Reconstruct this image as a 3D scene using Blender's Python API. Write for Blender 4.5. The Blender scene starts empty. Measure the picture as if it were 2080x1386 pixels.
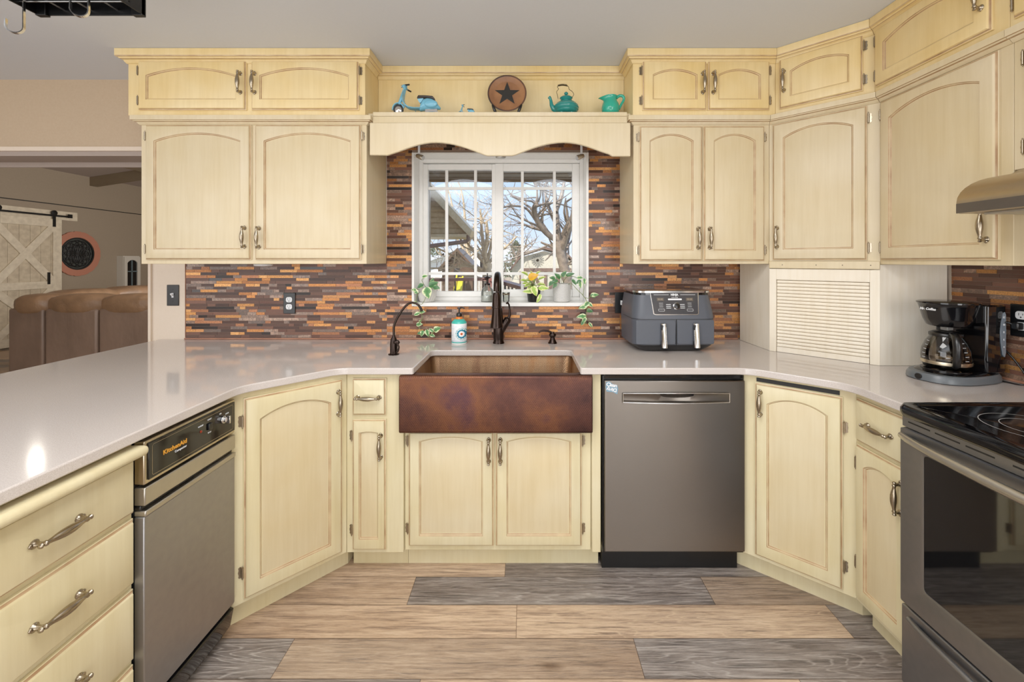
import bpy, bmesh, math, random
from mathutils import Vector, Matrix
PI = math.pi
R = math.radians
SC = bpy.context.scene
COL = SC.collection
HC = 1.373            # eye height
F = 850.0             # focal length in pixels of the 2080 wide photo

def lin(c):
    return c / 12.92 if c <= 0.04045 else ((c + 0.055) / 1.055) ** 2.4
def hexc(h, a=1.0):
    h = h.lstrip('#')
    return (lin(int(h[0:2], 16) / 255), lin(int(h[2:4], 16) / 255), lin(int(h[4:6], 16) / 255), a)

# ------------------------------------------------------------------ materials
MATS = {}
def new_mat(name):
    m = bpy.data.materials.new(name); m.use_nodes = True
    nt = m.node_tree; nt.nodes.clear()
    out = nt.nodes.new('ShaderNodeOutputMaterial')
    b = nt.nodes.new('ShaderNodeBsdfPrincipled')
    nt.links.new(b.outputs[0], out.inputs[0])
    MATS[name] = m
    return m, nt, b, out
def setp(b, color=None, rough=None, metal=None, spec=None, coat=None, trans=None, ior=None, emit=None, estr=None, alpha=None, aniso=None, coatr=None, sub=None):
    I = b.inputs
    if color is not None: I['Base Color'].default_value = color
    if rough is not None: I['Roughness'].default_value = rough
    if metal is not None: I['Metallic'].default_value = metal
    if spec is not None: I['Specular IOR Level'].default_value = spec
    if coat is not None: I['Coat Weight'].default_value = coat
    if coatr is not None: I['Coat Roughness'].default_value = coatr
    if trans is not None: I['Transmission Weight'].default_value = trans
    if ior is not None: I['IOR'].default_value = ior
    if aniso is not None: I['Anisotropic'].default_value = aniso
    if alpha is not None: I['Alpha'].default_value = alpha
    if emit is not None: I['Emission Color'].default_value = emit
    if estr is not None: I['Emission Strength'].default_value = estr
M_DUMMY = None
def plain(name, h, rough=0.5, metal=0.0, **k):
    m, nt, b, o = new_mat(name); setp(b, hexc(h), rough, metal, **k)
    n = noise(nt, coords(nt, 'Object', rnd=True), 35, 3, scale=(1, 1, 1))
    mx = mixc(nt, hexc(h), tuple(list(v * 0.9 for v in hexc(h)[:3]) + [1]), n)
    nt.links.new(mx, b.inputs['Base Color'])
    return m
def coords(nt, kind='Object', rnd=False):
    t = nt.nodes.new('ShaderNodeTexCoord')
    if not rnd: return t.outputs[kind]
    oi = nt.nodes.new('ShaderNodeObjectInfo')
    v = nt.nodes.new('ShaderNodeVectorMath'); v.operation = 'SCALE'
    cx = nt.nodes.new('ShaderNodeCombineXYZ')
    for i in range(3): nt.links.new(oi.outputs['Random'], cx.inputs[i])
    nt.links.new(cx.outputs[0], v.inputs[0]); v.inputs['Scale'].default_value = 37.0
    a = nt.nodes.new('ShaderNodeVectorMath'); a.operation = 'ADD'
    nt.links.new(t.outputs[kind], a.inputs[0]); nt.links.new(v.outputs[0], a.inputs[1])
    return a.outputs[0]
def noise(nt, vec, sc=5, detail=4, scale=(1, 1, 1), rough=0.5, dist=0.0):
    mp = nt.nodes.new('ShaderNodeMapping'); mp.inputs['Scale'].default_value = scale
    nt.links.new(vec, mp.inputs[0])
    n = nt.nodes.new('ShaderNodeTexNoise'); n.inputs['Scale'].default_value = sc
    n.inputs['Detail'].default_value = detail; n.inputs['Roughness'].default_value = rough
    n.inputs['Distortion'].default_value = dist
    nt.links.new(mp.outputs[0], n.inputs['Vector'])
    return n.outputs[0]
def ramp(nt, fac, stops, mode='LINEAR'):
    r = nt.nodes.new('ShaderNodeValToRGB'); cr = r.color_ramp; cr.interpolation = mode
    while len(cr.elements) < len(stops): cr.elements.new(0.5)
    for e, (p, c) in zip(cr.elements, stops):
        e.position = p; e.color = c if not isinstance(c, str) else hexc(c)
    nt.links.new(fac, r.inputs[0]); return r.outputs[0]
def mixc(nt, a, b, fac, mode='MIX'):
    m = nt.nodes.new('ShaderNodeMix'); m.data_type = 'RGBA'; m.blend_type = mode
    for sock, v in ((m.inputs[6], a), (m.inputs[7], b)):
        if isinstance(v, tuple): sock.default_value = v
        else: nt.links.new(v, sock)
    if isinstance(fac, (int, float)): m.inputs[0].default_value = fac
    else: nt.links.new(fac, m.inputs[0])
    return m.outputs[2]
def mth(nt, op, a, b=None, c=None):
    m = nt.nodes.new('ShaderNodeMath'); m.operation = op
    for i, v in enumerate((a, b, c)):
        if v is None: continue
        if isinstance(v, (int, float)): m.inputs[i].default_value = v
        else: nt.links.new(v, m.inputs[i])
    return m.outputs[0]
def bump(nt, b, h, strength=0.2, dist=0.002):
    n = nt.nodes.new('ShaderNodeBump'); n.inputs['Strength'].default_value = strength
    n.inputs['Distance'].default_value = dist
    nt.links.new(h, n.inputs['Height']); nt.links.new(n.outputs[0], b.inputs['Normal'])
def attr(nt, name):
    a = nt.nodes.new('ShaderNodeAttribute'); a.attribute_name = name; return a

def cream(name, light, warm, glaze):
    m, nt, b, o = new_mat(name)
    v = coords(nt, 'Object', rnd=True)
    n1 = noise(nt, v, 3.2, 3, (1, 1, 1))
    n2 = noise(nt, v, 30, 5, (1.6, 1.6, 0.10), 0.6)
    big = ramp(nt, n1, [(0.35, light), (0.72, warm)])
    st = ramp(nt, n2, [(0.30, (0.88, 0.84, 0.76, 1)), (0.62, (1, 1, 1, 1))])
    c = mixc(nt, big, st, 0.55, 'MULTIPLY')
    oi = nt.nodes.new('ShaderNodeObjectInfo')
    tint = ramp(nt, oi.outputs['Random'], [(0.0, (0.96, 0.94, 0.89, 1)), (1.0, (1.0, 1.0, 1.0, 1))])
    c = mixc(nt, c, tint, 1.0, 'MULTIPLY')
    # brown glaze left by hand in the tight inner corners
    nt.links.new(c, b.inputs['Base Color'])
    setp(b, rough=0.36, spec=0.45)
    bump(nt, b, n2, 0.06, 0.001)
    return m
M_CR = cream('cream_paint', '#dccdae', '#d6c49c', '#a06a35')
M_PAN = cream('cream_panel', '#dacbaa', '#d4c198', '#a06a35')
M_CRY = cream('yellow_cream_paint', '#ebd5a2', '#e3c480', '#a06a35')
M_CRL = cream('pale_cream_paint', '#ddd2ae', '#d6c79a', '#a06a35')
M_PANL = cream('pale_cream_panel', '#d9cba9', '#d3c096', '#a06a35')
M_GAR = cream('garage_paint', '#f3ebdc', '#efe4d0', '#a06a35')
def glaze_m(name, h1, h2):
    m, nt, b, o = new_mat(name)
    n = noise(nt, coords(nt, 'Object', rnd=True), 14, 4)
    nt.links.new(ramp(nt, n, [(0.35, h1), (0.65, h2)]), b.inputs['Base Color'])
    setp(b, rough=0.4); return m
M_GLZ = glaze_m('brown_glaze', '#a5805a', '#c6a980')

def wallmat(name, h, h2, sc=60, bs=0.1):
    m, nt, b, o = new_mat(name)
    n = noise(nt, coords(nt), sc, 5)
    nt.links.new(mixc(nt, hexc(h), hexc(h2), n), b.inputs['Base Color'])
    setp(b, rough=0.75); bump(nt, b, n, bs, 0.002); return m
M_WALL = wallmat('linen_wallpaper', '#bea78b', '#b59d80', 90)
M_CEIL = wallmat('ceiling_paint', '#d2d6dc', '#cdd1d7', 120)
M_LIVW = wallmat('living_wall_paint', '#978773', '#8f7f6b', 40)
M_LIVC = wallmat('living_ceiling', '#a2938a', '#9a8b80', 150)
M_BEAM = wallmat('beam_paint', '#7d6c55', '#75654f', 20)
M_WHITE = plain('white_vinyl', '#f3f2ee', 0.35)
M_TRIM = plain('trim_paint', '#c8b9a0', 0.4)
M_STUB = wallmat('stub_wall', '#dfcebb', '#d9c7b2', 90)
M_BLK = plain('black_plastic', '#0a0a0b', 0.3)
M_BLKG = plain('black_gloss', '#08080a', 0.08)
M_BLKM = plain('black_matte', '#080808', 0.6)
M_NAVY = plain('switch_plate_black', '#07090c', 0.35)
M_WPL = plain('white_plastic', '#e9ebee', 0.3)

def metal(name, h, rough=0.3, var=0.12, sc=60):
    m, nt, b, o = new_mat(name)
    n = noise(nt, coords(nt, 'Object', rnd=True), sc, 4)
    nt.links.new(mixc(nt, hexc(h), tuple([v * (1 - var * 2) for v in hexc(h)[:3]] + [1]), n), b.inputs['Base Color'])
    setp(b, rough=rough, metal=1.0); return m
M_NICK = metal('aged_nickel', '#b3a58f', 0.27, 0.2)
M_CHROME = metal('chrome', '#d9d9d9', 0.12, 0.03)
M_BRZ = metal('oil_rubbed_bronze', '#3a302c', 0.28, 0.15)
M_GOLD = metal('champagne_trim', '#cbbfa6', 0.3, 0.05)

TANROT = 0.25
def steel(name, h, rough, axis_scale, dents=0.0, aniso=0.5, tang=False):
    m, nt, b, o = new_mat(name)
    v = coords(nt)
    n = noise(nt, v, 40, 4, axis_scale)
    n2 = noise(nt, v, 3, 3)
    c = mixc(nt, hexc(h), tuple([x * 0.86 for x in hexc(h)[:3]] + [1]), n)
    c = mixc(nt, c, (0.82, 0.80, 0.78, 1), n2, 'MULTIPLY')
    nt.links.new(c, b.inputs['Base Color'])
    rr = mth(nt, 'MULTIPLY_ADD', n, 0.12, rough); nt.links.new(rr, b.inputs['Roughness'])
    setp(b, metal=1.0, aniso=aniso)
    if tang:
        tn = nt.nodes.new('ShaderNodeTangent'); tn.direction_type = 'RADIAL'; tn.axis = 'Z'; nt.links.new(tn.outputs[0], b.inputs['Tangent']); b.inputs['Anisotropic Rotation'].default_value = TANROT
    if dents: bump(nt, b, n2, dents, 0.01)
    else: bump(nt, b, n, 0.03, 0.001)
    return m
M_STEEL = steel('brushed_steel', '#8b857e', 0.24, (1.0, 1.0, 60), aniso=0.85, tang=True)
M_STEELD = steel('smudged_steel', '#b2b3b6', 0.36, (1, 40, 1), 0.06)
M_RSTEEL = steel('range_steel', '#96979a', 0.36, (1, 50, 1))
M_ALU = steel('satin_aluminium', '#c9c6bd', 0.3, (1, 60, 1))

# copper sink : hammered
def hexdots(nt, v, pitch):
    s_ = nt.nodes.new('ShaderNodeSeparateXYZ'); nt.links.new(v, s_.inputs[0])
    n = noise(nt, v, 60, 2)
    u = mth(nt, 'MULTIPLY', mth(nt, 'ADD', mth(nt, 'ADD', s_.outputs[0], s_.outputs[1]), mth(nt, 'MULTIPLY', n, 0.004)), 1 / pitch)
    w = mth(nt, 'MULTIPLY', mth(nt, 'ADD', s_.outputs[2], mth(nt, 'MULTIPLY', n, 0.004)), 1 / (pitch * 1.5))
    ds = []
    for o in (0.0, 0.5):
        a = mth(nt, 'SUBTRACT', mth(nt, 'FRACT', mth(nt, 'ADD', u, o)), 0.5); c = mth(nt, 'MULTIPLY', mth(nt, 'SUBTRACT', mth(nt, 'FRACT', mth(nt, 'ADD', w, o)), 0.5), 1.5)
        ds.append(mth(nt, 'SQRT', mth(nt, 'ADD', mth(nt, 'MULTIPLY', a, a), mth(nt, 'MULTIPLY', c, c))))
    return mth(nt, 'MINIMUM', ds[0], ds[1])
def copper():
    m, nt, b, o = new_mat('hammered_copper')
    v = coords(nt)
    hd = hexdots(nt, v, 0.0085)
    big = noise(nt, v, 3.0, 5, (1, 1, 1), 0.6)
    c = ramp(nt, big, [(0.34, '#3e2826'), (0.46, '#54352d'), (0.58, '#6e4530'), (0.70, '#523436')])
    dk = ramp(nt, hd, [(0.06, (0.55, 0.50, 0.48, 1)), (0.30, (1, 1, 1, 1))])
    c = mixc(nt, c, dk, 0.9, 'MULTIPLY')
    nt.links.new(c, b.inputs['Base Color'])
    setp(b, rough=0.42, metal=0.85)
    bump(nt, b, hd, 0.30, 0.002)
    return m
M_COP = copper()
def copper_in():
    m, nt, b, o = new_mat('hammered_copper_inside')
    v = coords(nt)
    hd = hexdots(nt, v, 0.0085)
    big = noise(nt, v, 6.0, 4, (1.6, 1, 0.25), 0.6)
    c = ramp(nt, big, [(0.34, '#7d5c44'), (0.5, '#967657'), (0.62, '#956c48'), (0.75, '#9c5a30')])
    nt.links.new(c, b.inputs['Base Color'])
    setp(b, rough=0.36, metal=0.85)
    bump(nt, b, hd, 0.5, 0.0025)
    return m
M_COPI = copper_in()

def quartz():
    m, nt, b, o = new_mat('taupe_quartz')
    v = coords(nt)
    n = noise(nt, v, 420, 3, (1, 1, 1), 0.7)
    n2 = noise(nt, v, 2.0, 3)
    c = ramp(nt, n, [(0.36, '#c0b6ae'), (0.5, '#cac0b9'), (0.66, '#d5ccc6')])
    c = mixc(nt, c, (0.93, 0.93, 0.94, 1), n2, 'MULTIPLY')
    nt.links.new(c, b.inputs['Base Color'])
    setp(b, rough=0.10, spec=0.5, coat=0.25, coatr=0.05); return m
M_QTZ = quartz()

# mosaic tiles: per tile colour in attribute 'tc'
def tiles():
    res = []
    # glass
    m, nt, b, o = new_mat('brown_glass_tile')
    a = attr(nt, 'tc'); nt.links.new(a.outputs['Color'], b.inputs['Base Color'])
    setp(b, rough=0.26, spec=0.22); res.append(m)
    # copper
    m, nt, b, o = new_mat('copper_foil_tile')
    a = attr(nt, 'tc')
    n = noise(nt, coords(nt), 190, 4, (1, 1, 1), 0.7)
    st = ramp(nt, n, [(0.33, (0.40, 0.34, 0.30, 1)), (0.5, (1, 1, 1, 1)), (0.70, (1.5, 1.35, 1.1, 1))])
    c = mixc(nt, a.outputs['Color'], st, 0.85, 'MULTIPLY')
    nt.links.new(c, b.inputs['Base Color'])
    setp(b, rough=0.34, metal=0.55, spec=0.6); bump(nt, b, n, 0.4, 0.002); res.append(m)
    # marble
    m, nt, b, o = new_mat('emperador_tile')
    a = attr(nt, 'tc')
    n = noise(nt, coords(nt), 70, 6, (1, 1, 1), 0.7, 1.4)
    st = ramp(nt, n, [(0.36, (0.35, 0.3, 0.28, 1)), (0.47, (0.9, 0.85, 0.8, 1)), (0.56, (1.2, 1.1, 1.05, 1)), (0.62, (2.4, 2.2, 2.1, 1)), (0.66, (0.95, 0.9, 0.85, 1))])
    c = mixc(nt, a.outputs['Color'], st, 0.85, 'MULTIPLY')
    nt.links.new(c, b.inputs['Base Color'])
    setp(b, rough=0.28); res.append(m)
    return res
M_TILES = tiles()
M_GROUT = wallmat('grout', '#8c7666', '#7c6758', 200)

def floor_m():
    m, nt, b, o = new_mat('plank_wood')
    tc = nt.nodes.new('ShaderNodeTexCoord')
    a = attr(nt, 'tone'); sep = nt.nodes.new('ShaderNodeSeparateColor')
    nt.links.new(a.outputs['Color'], sep.inputs[0])
    tone, off, wv = sep.outputs[0], sep.outputs[1], sep.outputs[2]
    cx = nt.nodes.new('ShaderNodeCombineXYZ')
    nt.links.new(mth(nt, 'MULTIPLY', off, 53.0), cx.inputs[1]); nt.links.new(mth(nt, 'MULTIPLY', off, 29.0), cx.inputs[2])
    va = nt.nodes.new('ShaderNodeVectorMath'); va.operation = 'ADD'
    nt.links.new(tc.outputs['Object'], va.inputs[0]); nt.links.new(cx.outputs[0], va.inputs[1])
    v = va.outputs[0]
    warp = noise(nt, v, 4.0, 2, (0.30, 3.0, 1), 0.45)
    grain = noise(nt, v, 34, 9, (0.11, 2.4, 1), 0.76, 0.35)
    fine = noise(nt, v, 210, 5, (0.07, 1.8, 1), 0.7)
    # cathedral rings
    w = mth(nt, 'FRACT', mth(nt, 'ADD', mth(nt, 'MULTIPLY', warp, 17.0), mth(nt, 'MULTIPLY', fine, 0.5)))
    ring = ramp(nt, w, [(0.0, (0, 0, 0, 1)), (0.12, (1, 1, 1, 1)), (0.26, (0.1, 0.1, 0.1, 1)), (1.0, (0, 0, 0, 1))])
    light = ramp(nt, grain, [(0.32, '#6f5d50'), (0.42, '#ab917a'), (0.52, '#ceb193'), (0.68, '#dfc7ab')])
    mid = ramp(nt, grain, [(0.32, '#5f534b'), (0.42, '#8d7b6b'), (0.52, '#ab947d'), (0.68, '#c0ab95')])
    dark = ramp(nt, grain, [(0.32, '#3f3a38'), (0.42, '#675f5a'), (0.52, '#8b817a'), (0.68, '#b5aca4')])
    c = mixc(nt, light, mid, ramp(nt, tone, [(0.0, (0, 0, 0, 1)), (0.5, (1, 1, 1, 1))]))
    c = mixc(nt, c, dark, ramp(nt, tone, [(0.5, (0, 0, 0, 1)), (1.0, (1, 1, 1, 1))]))
    patch = noise(nt, v, 2.6, 2, (0.8, 1.5, 1))
    rf = mth(nt, 'MULTIPLY', mth(nt, 'MULTIPLY', ring, wv), mth(nt, 'MULTIPLY', patch, 1.7))
    rc = mixc(nt, hexc('#d8bd9c'), hexc('#bdb5ad'), tone)
    c = mixc(nt, c, rc, rf)
    fd = ramp(nt, fine, [(0.40, (0.60, 0.55, 0.52, 1)), (0.50, (1, 1, 1, 1))])
    c = mixc(nt, c, fd, 0.7, 'MULTIPLY')
    vo = nt.nodes.new('ShaderNodeTexVoronoi'); vo.inputs['Scale'].default_value = 2.1
    mp = nt.nodes.new('ShaderNodeMapping'); mp.inputs['Scale'].default_value = (0.75, 2.0, 1)
    nt.links.new(v, mp.inputs[0]); nt.links.new(mp.outputs[0], vo.inputs['Vector'])
    kn = ramp(nt, vo.outputs['Distance'], [(0.02, (0.35, 0.28, 0.24, 1)), (0.09, (1, 1, 1, 1))])
    c = mixc(nt, c, kn, 0.8, 'MULTIPLY')
    lowf = noise(nt, v, 2.2, 4, (0.55, 3.0, 1), 0.6)
    c = mixc(nt, c, ramp(nt, lowf, [(0.34, (0.70, 0.64, 0.60, 1)), (0.56, (1, 1, 1, 1))]), 0.8, 'MULTIPLY')
    # darker bevelled edges from the plank's own uv
    uv = nt.nodes.new('ShaderNodeSeparateXYZ'); nt.links.new(tc.outputs['UV'], uv.inputs[0])
    ex = mth(nt, 'MINIMUM', uv.outputs[0], mth(nt, 'SUBTRACT', attr(nt, 'plen').outputs['Fac'], uv.outputs[0]))
    ey = mth(nt, 'MINIMUM', uv.outputs[1], mth(nt, 'SUBTRACT', 0.1475, uv.outputs[1]))
    e = mth(nt, 'MINIMUM', ex, ey)
    ed = ramp(nt, mth(nt, 'MULTIPLY', e, 400.0), [(0.15, (0.28, 0.22, 0.18, 1)), (0.7, (1, 1, 1, 1))])
    c = mixc(nt, c, ed, 1.0, 'MULTIPLY')
    nt.links.new(c, b.inputs['Base Color']); setp(b, rough=0.42, spec=0.4)
    bump(nt, b, grain, 0.12, 0.002)
    return m
M_FLOOR = floor_m()

def glass_m(name, tint='#ffffff', refl=1.0, rough=0.0):
    m = bpy.data.materials.new(name); m.use_nodes = True; nt = m.node_tree; nt.nodes.clear()
    out = nt.nodes.new('ShaderNodeOutputMaterial'); mx = nt.nodes.new('ShaderNodeMixShader')
    tr = nt.nodes.new('ShaderNodeBsdfTransparent'); tr.inputs[0].default_value = hexc(tint)
    gl = nt.nodes.new('ShaderNodeBsdfGlossy'); gl.inputs['Roughness'].default_value = rough
    fr = nt.nodes.new('ShaderNodeFresnel'); fr.inputs[0].default_value = 1.5
    nt.links.new(mth(nt, 'MULTIPLY', fr.outputs[0], refl), mx.inputs[0])
    nt.links.new(tr.outputs[0], mx.inputs[1]); nt.links.new(gl.outputs[0], mx.inputs[2])
    nt.links.new(mx.outputs[0], out.inputs[0]); MATS[name] = m; return m
M_PANE = glass_m('window_glass', '#fdfeff', 2.2)
M_CLEAR = glass_m('clear_glass', '#f3f5f2', 1.6)
M_SMOKE = glass_m('carafe_glass', '#cfc6ba', 1.6)
def real_glass(name, h, rough=0.02):
    m, nt, b, o = new_mat(name); setp(b, hexc(h), rough, 0, trans=1.0, ior=1.45); return m

# ------------------------------------------------------------------ mesh builder
class MB:
    def __init__(s): s.v = []; s.f = []; s.m = []; s.attrs = None; s.uv = {}
    def add(s, vs, fs, m=0):
        o = len(s.v); s.v += [tuple(v) for v in vs]
        for f in fs: s.f.append(tuple(i + o for i in f)); s.m.append(m)
        return s
    def box(s, x0, x1, y0, y1, z0, z1, m=0):
        return s.add([(x0, y0, z0), (x1, y0, z0), (x1, y1, z0), (x0, y1, z0), (x0, y0, z1), (x1, y0, z1), (x1, y1, z1), (x0, y1, z1)],
                     [(0, 3, 2, 1), (4, 5, 6, 7), (0, 1, 5, 4), (1, 2, 6, 5), (2, 3, 7, 6), (3, 0, 4, 7)], m)
    def prism(s, poly, z0, z1, m=0):
        n = len(poly)
        a = sum(poly[i][0] * poly[(i + 1) % n][1] - poly[(i + 1) % n][0] * poly[i][1] for i in range(n))
        if a < 0: poly = poly[::-1]
        vs = [(p[0], p[1], z0) for p in poly] + [(p[0], p[1], z1) for p in poly]
        fs = [tuple(range(n))[::-1], tuple(range(n, 2 * n))] + [(i, (i + 1) % n, n + (i + 1) % n, n + i) for i in range(n)]
        return s.add(vs, fs, m)
    def prism_y(s, poly, y0, y1, m=0):   # poly in (x,z), extruded along y
        n = len(poly)
        a = sum(poly[i][0] * poly[(i + 1) % n][1] - poly[(i + 1) % n][0] * poly[i][1] for i in range(n))
        if a < 0: poly = poly[::-1]
        vs = [(p[0], y0, p[1]) for p in poly] + [(p[0], y1, p[1]) for p in poly]
        fs = [tuple(range(n)), tuple(range(n, 2 * n))[::-1]] + [((i + 1) % n, i, n + i, n + (i + 1) % n) for i in range(n)]
        return s.add(vs, fs, m)
    def prism_x(s, poly, x0, x1, m=0):   # poly in (y,z), extruded along x
        n = len(poly)
        a = sum(poly[i][0] * poly[(i + 1) % n][1] - poly[(i + 1) % n][0] * poly[i][1] for i in range(n))
        if a < 0: poly = poly[::-1]
        vs = [(x0, p[0], p[1]) for p in poly] + [(x1, p[0], p[1]) for p in poly]
        fs = [tuple(range(n))[::-1], tuple(range(n, 2 * n))] + [(i, (i + 1) % n, n + (i + 1) % n, n + i) for i in range(n)]
        return s.add(vs, fs, m)
    def loft(s, loops, m=0, cap0=True, cap1=True, closed=True):
        n = len(loops[0]); vs = [p for l in loops for p in l]; fs = []
        for k in range(len(loops) - 1):
            for i in range(n if closed else n - 1):
                j = (i + 1) % n
                fs.append((k * n + i, k * n + j, (k + 1) * n + j, (k + 1) * n + i))
        if cap0: fs.append(tuple(range(n))[::-1])
        if cap1: fs.append(tuple((len(loops) - 1) * n + i for i in range(n)))
        return s.add(vs, fs, m)
    def lathe(s, prof, c=(0, 0, 0), n=24, m=0, axis='z', cap0=True, cap1=True, sx=1, sy=1):
        loops = []
        for r, h in prof:
            r = max(r, 1e-5); l = []
            for i in range(n):
                a = 2 * PI * i / n; p = (r * math.cos(a) * sx, r * math.sin(a) * sy, h)
                if axis == 'y': p = (p[0], -h, p[1])
                if axis == 'x': p = (h, p[0], p[1])
                l.append((p[0] + c[0], p[1] + c[1], p[2] + c[2]))
            loops.append(l)
        return s.loft(loops, m, cap0, cap1)
    def tube(s, pts, r, n=8, m=0, cap=True):
        pts = [Vector(p) for p in pts]; k = len(pts)
        rs = r if isinstance(r, (list, tuple)) else [r] * k
        loops = []; up = None
        for i, p in enumerate(pts):
            t = (pts[min(i + 1, k - 1)] - pts[max(i - 1, 0)])
            t = t.normalized() if t.length > 1e-9 else Vector((0, 0, 1))
            if up is None:
                up = Vector((0, 0, 1)) if abs(t.z) < 0.9 else Vector((1, 0, 0))
            x = t.cross(up)
            if x.length < 1e-6: x = t.cross(Vector((0, 1, 0.1)))
            x.normalize(); y = x.cross(t).normalized(); up = y
            loops.append([tuple(p + (x * math.cos(2 * PI * j / n) + y * math.sin(2 * PI * j / n)) * rs[i]) for j in range(n)])
        return s.loft(loops, m, cap, cap)
    def sphere(s, c, r, n=16, k=10, m=0, sc=(1, 1, 1)):
        loops = []
        for i in range(k + 1):
            a = -PI / 2 + PI * i / k; rr = max(math.cos(a) * r, 1e-5)
            loops.append([(c[0] + rr * math.cos(2 * PI * j / n) * sc[0], c[1] + rr * math.sin(2 * PI * j / n) * sc[1], c[2] + math.sin(a) * r * sc[2]) for j in range(n)])
        return s.loft(loops, m)
    def xf(s, M, start=0):
        for i in range(start, len(s.v)): s.v[i] = tuple(M @ Vector(s.v[i]))
        return s
    def sweep2d(s, path, prof, prev=None, nxt=None, m=0, mats=None):
        """profile (outward, z) swept along a plan path; outward = right hand side of travel"""
        P = [Vector(p) for p in path]
        def dirn(a, b): return (b - a).normalized()
        loops = []
        for i, p in enumerate(P):
            d0 = dirn(P[i - 1], p) if i > 0 else (dirn(Vector(prev), p) if prev else None)
            d1 = dirn(p, P[i + 1]) if i < len(P) - 1 else (dirn(p, Vector(nxt)) if nxt else None)
            if d0 is None: d0 = d1
            if d1 is None: d1 = d0
            n0 = Vector((d0.y, -d0.x)); n1 = Vector((d1.y, -d1.x))
            nn = (n0 + n1).normalized(); k = 1 / max(nn.dot(n0), 0.2)
            loops.append([(p.x + nn.x * k * o, p.y + nn.y * k * o, z) for o, z in prof])
        n = len(prof); o = len(s.v); s.v += [q for l in loops for q in l]
        for k2 in range(len(loops) - 1):
            for i in range(n):
                j = (i + 1) % n
                s.f.append((o + k2 * n + i, o + (k2 + 1) * n + i, o + (k2 + 1) * n + j, o + k2 * n + j)); s.m.append(mats[i] if mats else m)
        s.f.append(tuple(o + i for i in range(n))); s.m.append(m)
        s.f.append(tuple(o + (len(loops) - 1) * n + i for i in range(n))[::-1]); s.m.append(m)
        return s
    def mesh(s, name, mats, smooth=35):
        me = bpy.data.meshes.new(name); me.from_pydata(s.v, [], s.f)
        for m in (mats if isinstance(mats, (list, tuple)) else [mats]): me.materials.append(m)
        me.polygons.foreach_set('material_index', s.m)
        bm = bmesh.new(); bm.from_mesh(me); bmesh.ops.recalc_face_normals(bm, faces=bm.faces); bm.to_mesh(me); bm.free()
        if smooth:
            me.polygons.foreach_set('use_smooth', [True] * len(me.polygons))
            me.set_sharp_from_angle(angle=R(smooth))
        me.update(); return me
    def build(s, name, mats, parent=None, loc=(0, 0, 0), rot=(0, 0, 0), smooth=35, bevel=0, seg=2, sub=0):
        o = bpy.data.objects.new(name, s.mesh(name, mats, smooth)); COL.objects.link(o)
        o.location = loc; o.rotation_euler = rot
        if parent: o.parent = parent
        if bevel:
            b = o.modifiers.new('bevel', 'BEVEL'); b.width = bevel; b.segments = seg; b.limit_method = 'ANGLE'; b.angle_limit = R(40)
            b.harden_normals = False
        if sub:
            u = o.modifiers.new('sub', 'SUBSURF'); u.levels = sub; u.render_levels = sub
        return o

def tag(o, label=None, cat=None, group=None, kind=None):
    if label: o['label'] = label
    if cat: o['category'] = cat
    if group: o['group'] = group
    if kind: o['kind'] = kind
    return o
def thing(name, label, cat, loc=(0, 0, 0), rotz=0, group=None, rot=None):
    o = bpy.data.objects.new(name, None); COL.objects.link(o); o.empty_display_size = 0.05
    o.location = loc; o.rotation_euler = rot if rot else (0, 0, rotz)
    return tag(o, label, cat, group)
def struct(mb, name, mats, **k):
    o = mb.build(name, mats, **k); o['kind'] = 'structure'; return o
def inst(me, name, parent, loc, rot=(0, 0, 0), scale=None):
    o = bpy.data.objects.new(name, me); COL.objects.link(o); o.parent = parent
    o.location = loc; o.rotation_euler = rot
    if scale: o.scale = scale
    return o
def text_mesh(txt, size, mat, extrude=0.0004, align='CENTER', shear=0.0, bold=0.0, space=1.0):
    c = bpy.data.curves.new('lettering', 'FONT'); c.body = txt; c.size = size; c.extrude = extrude
    c.align_x = align; c.align_y = 'CENTER'; c.shear = shear; c.offset = bold; c.space_character = space; c.resolution_u = 3
    o = bpy.data.objects.new('lettering', c); COL.objects.link(o)
    dg = bpy.context.evaluated_depsgraph_get()
    me = bpy.data.meshes.new_from_object(o.evaluated_get(dg))
    bpy.data.objects.remove(o); me.materials.clear(); me.materials.append(mat); return me
def text(txt, size, mat, parent, loc, rot=(R(90), 0, 0), name='lettering', **k):
    return inst(text_mesh(txt, size, mat, **k), name, parent, loc, rot)
def px(x, y, D):   # photo pixel at a depth -> world, used to survey the place
    return ((x - 1065) * D / F, D, HC + (530 - y) * D / F)
# ------------------------------------------------------------------ camera
cam = bpy.data.cameras.new('camera'); co = bpy.data.objects.new('camera', cam); COL.objects.link(co)
co.location = (0, 0, HC); co.rotation_euler = (R(90), 0, 0)
cam.sensor_width = 36; cam.lens = F / 2080 * 36; cam.shift_x = -25 / 2080; cam.shift_y = -163 / 2080
cam.clip_start = 0.05; cam.clip_end = 300
SC.camera = co

YB = 2.436       # back wall tile face
XR = 1.858       # right wall
CZ = 2.43
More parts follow.
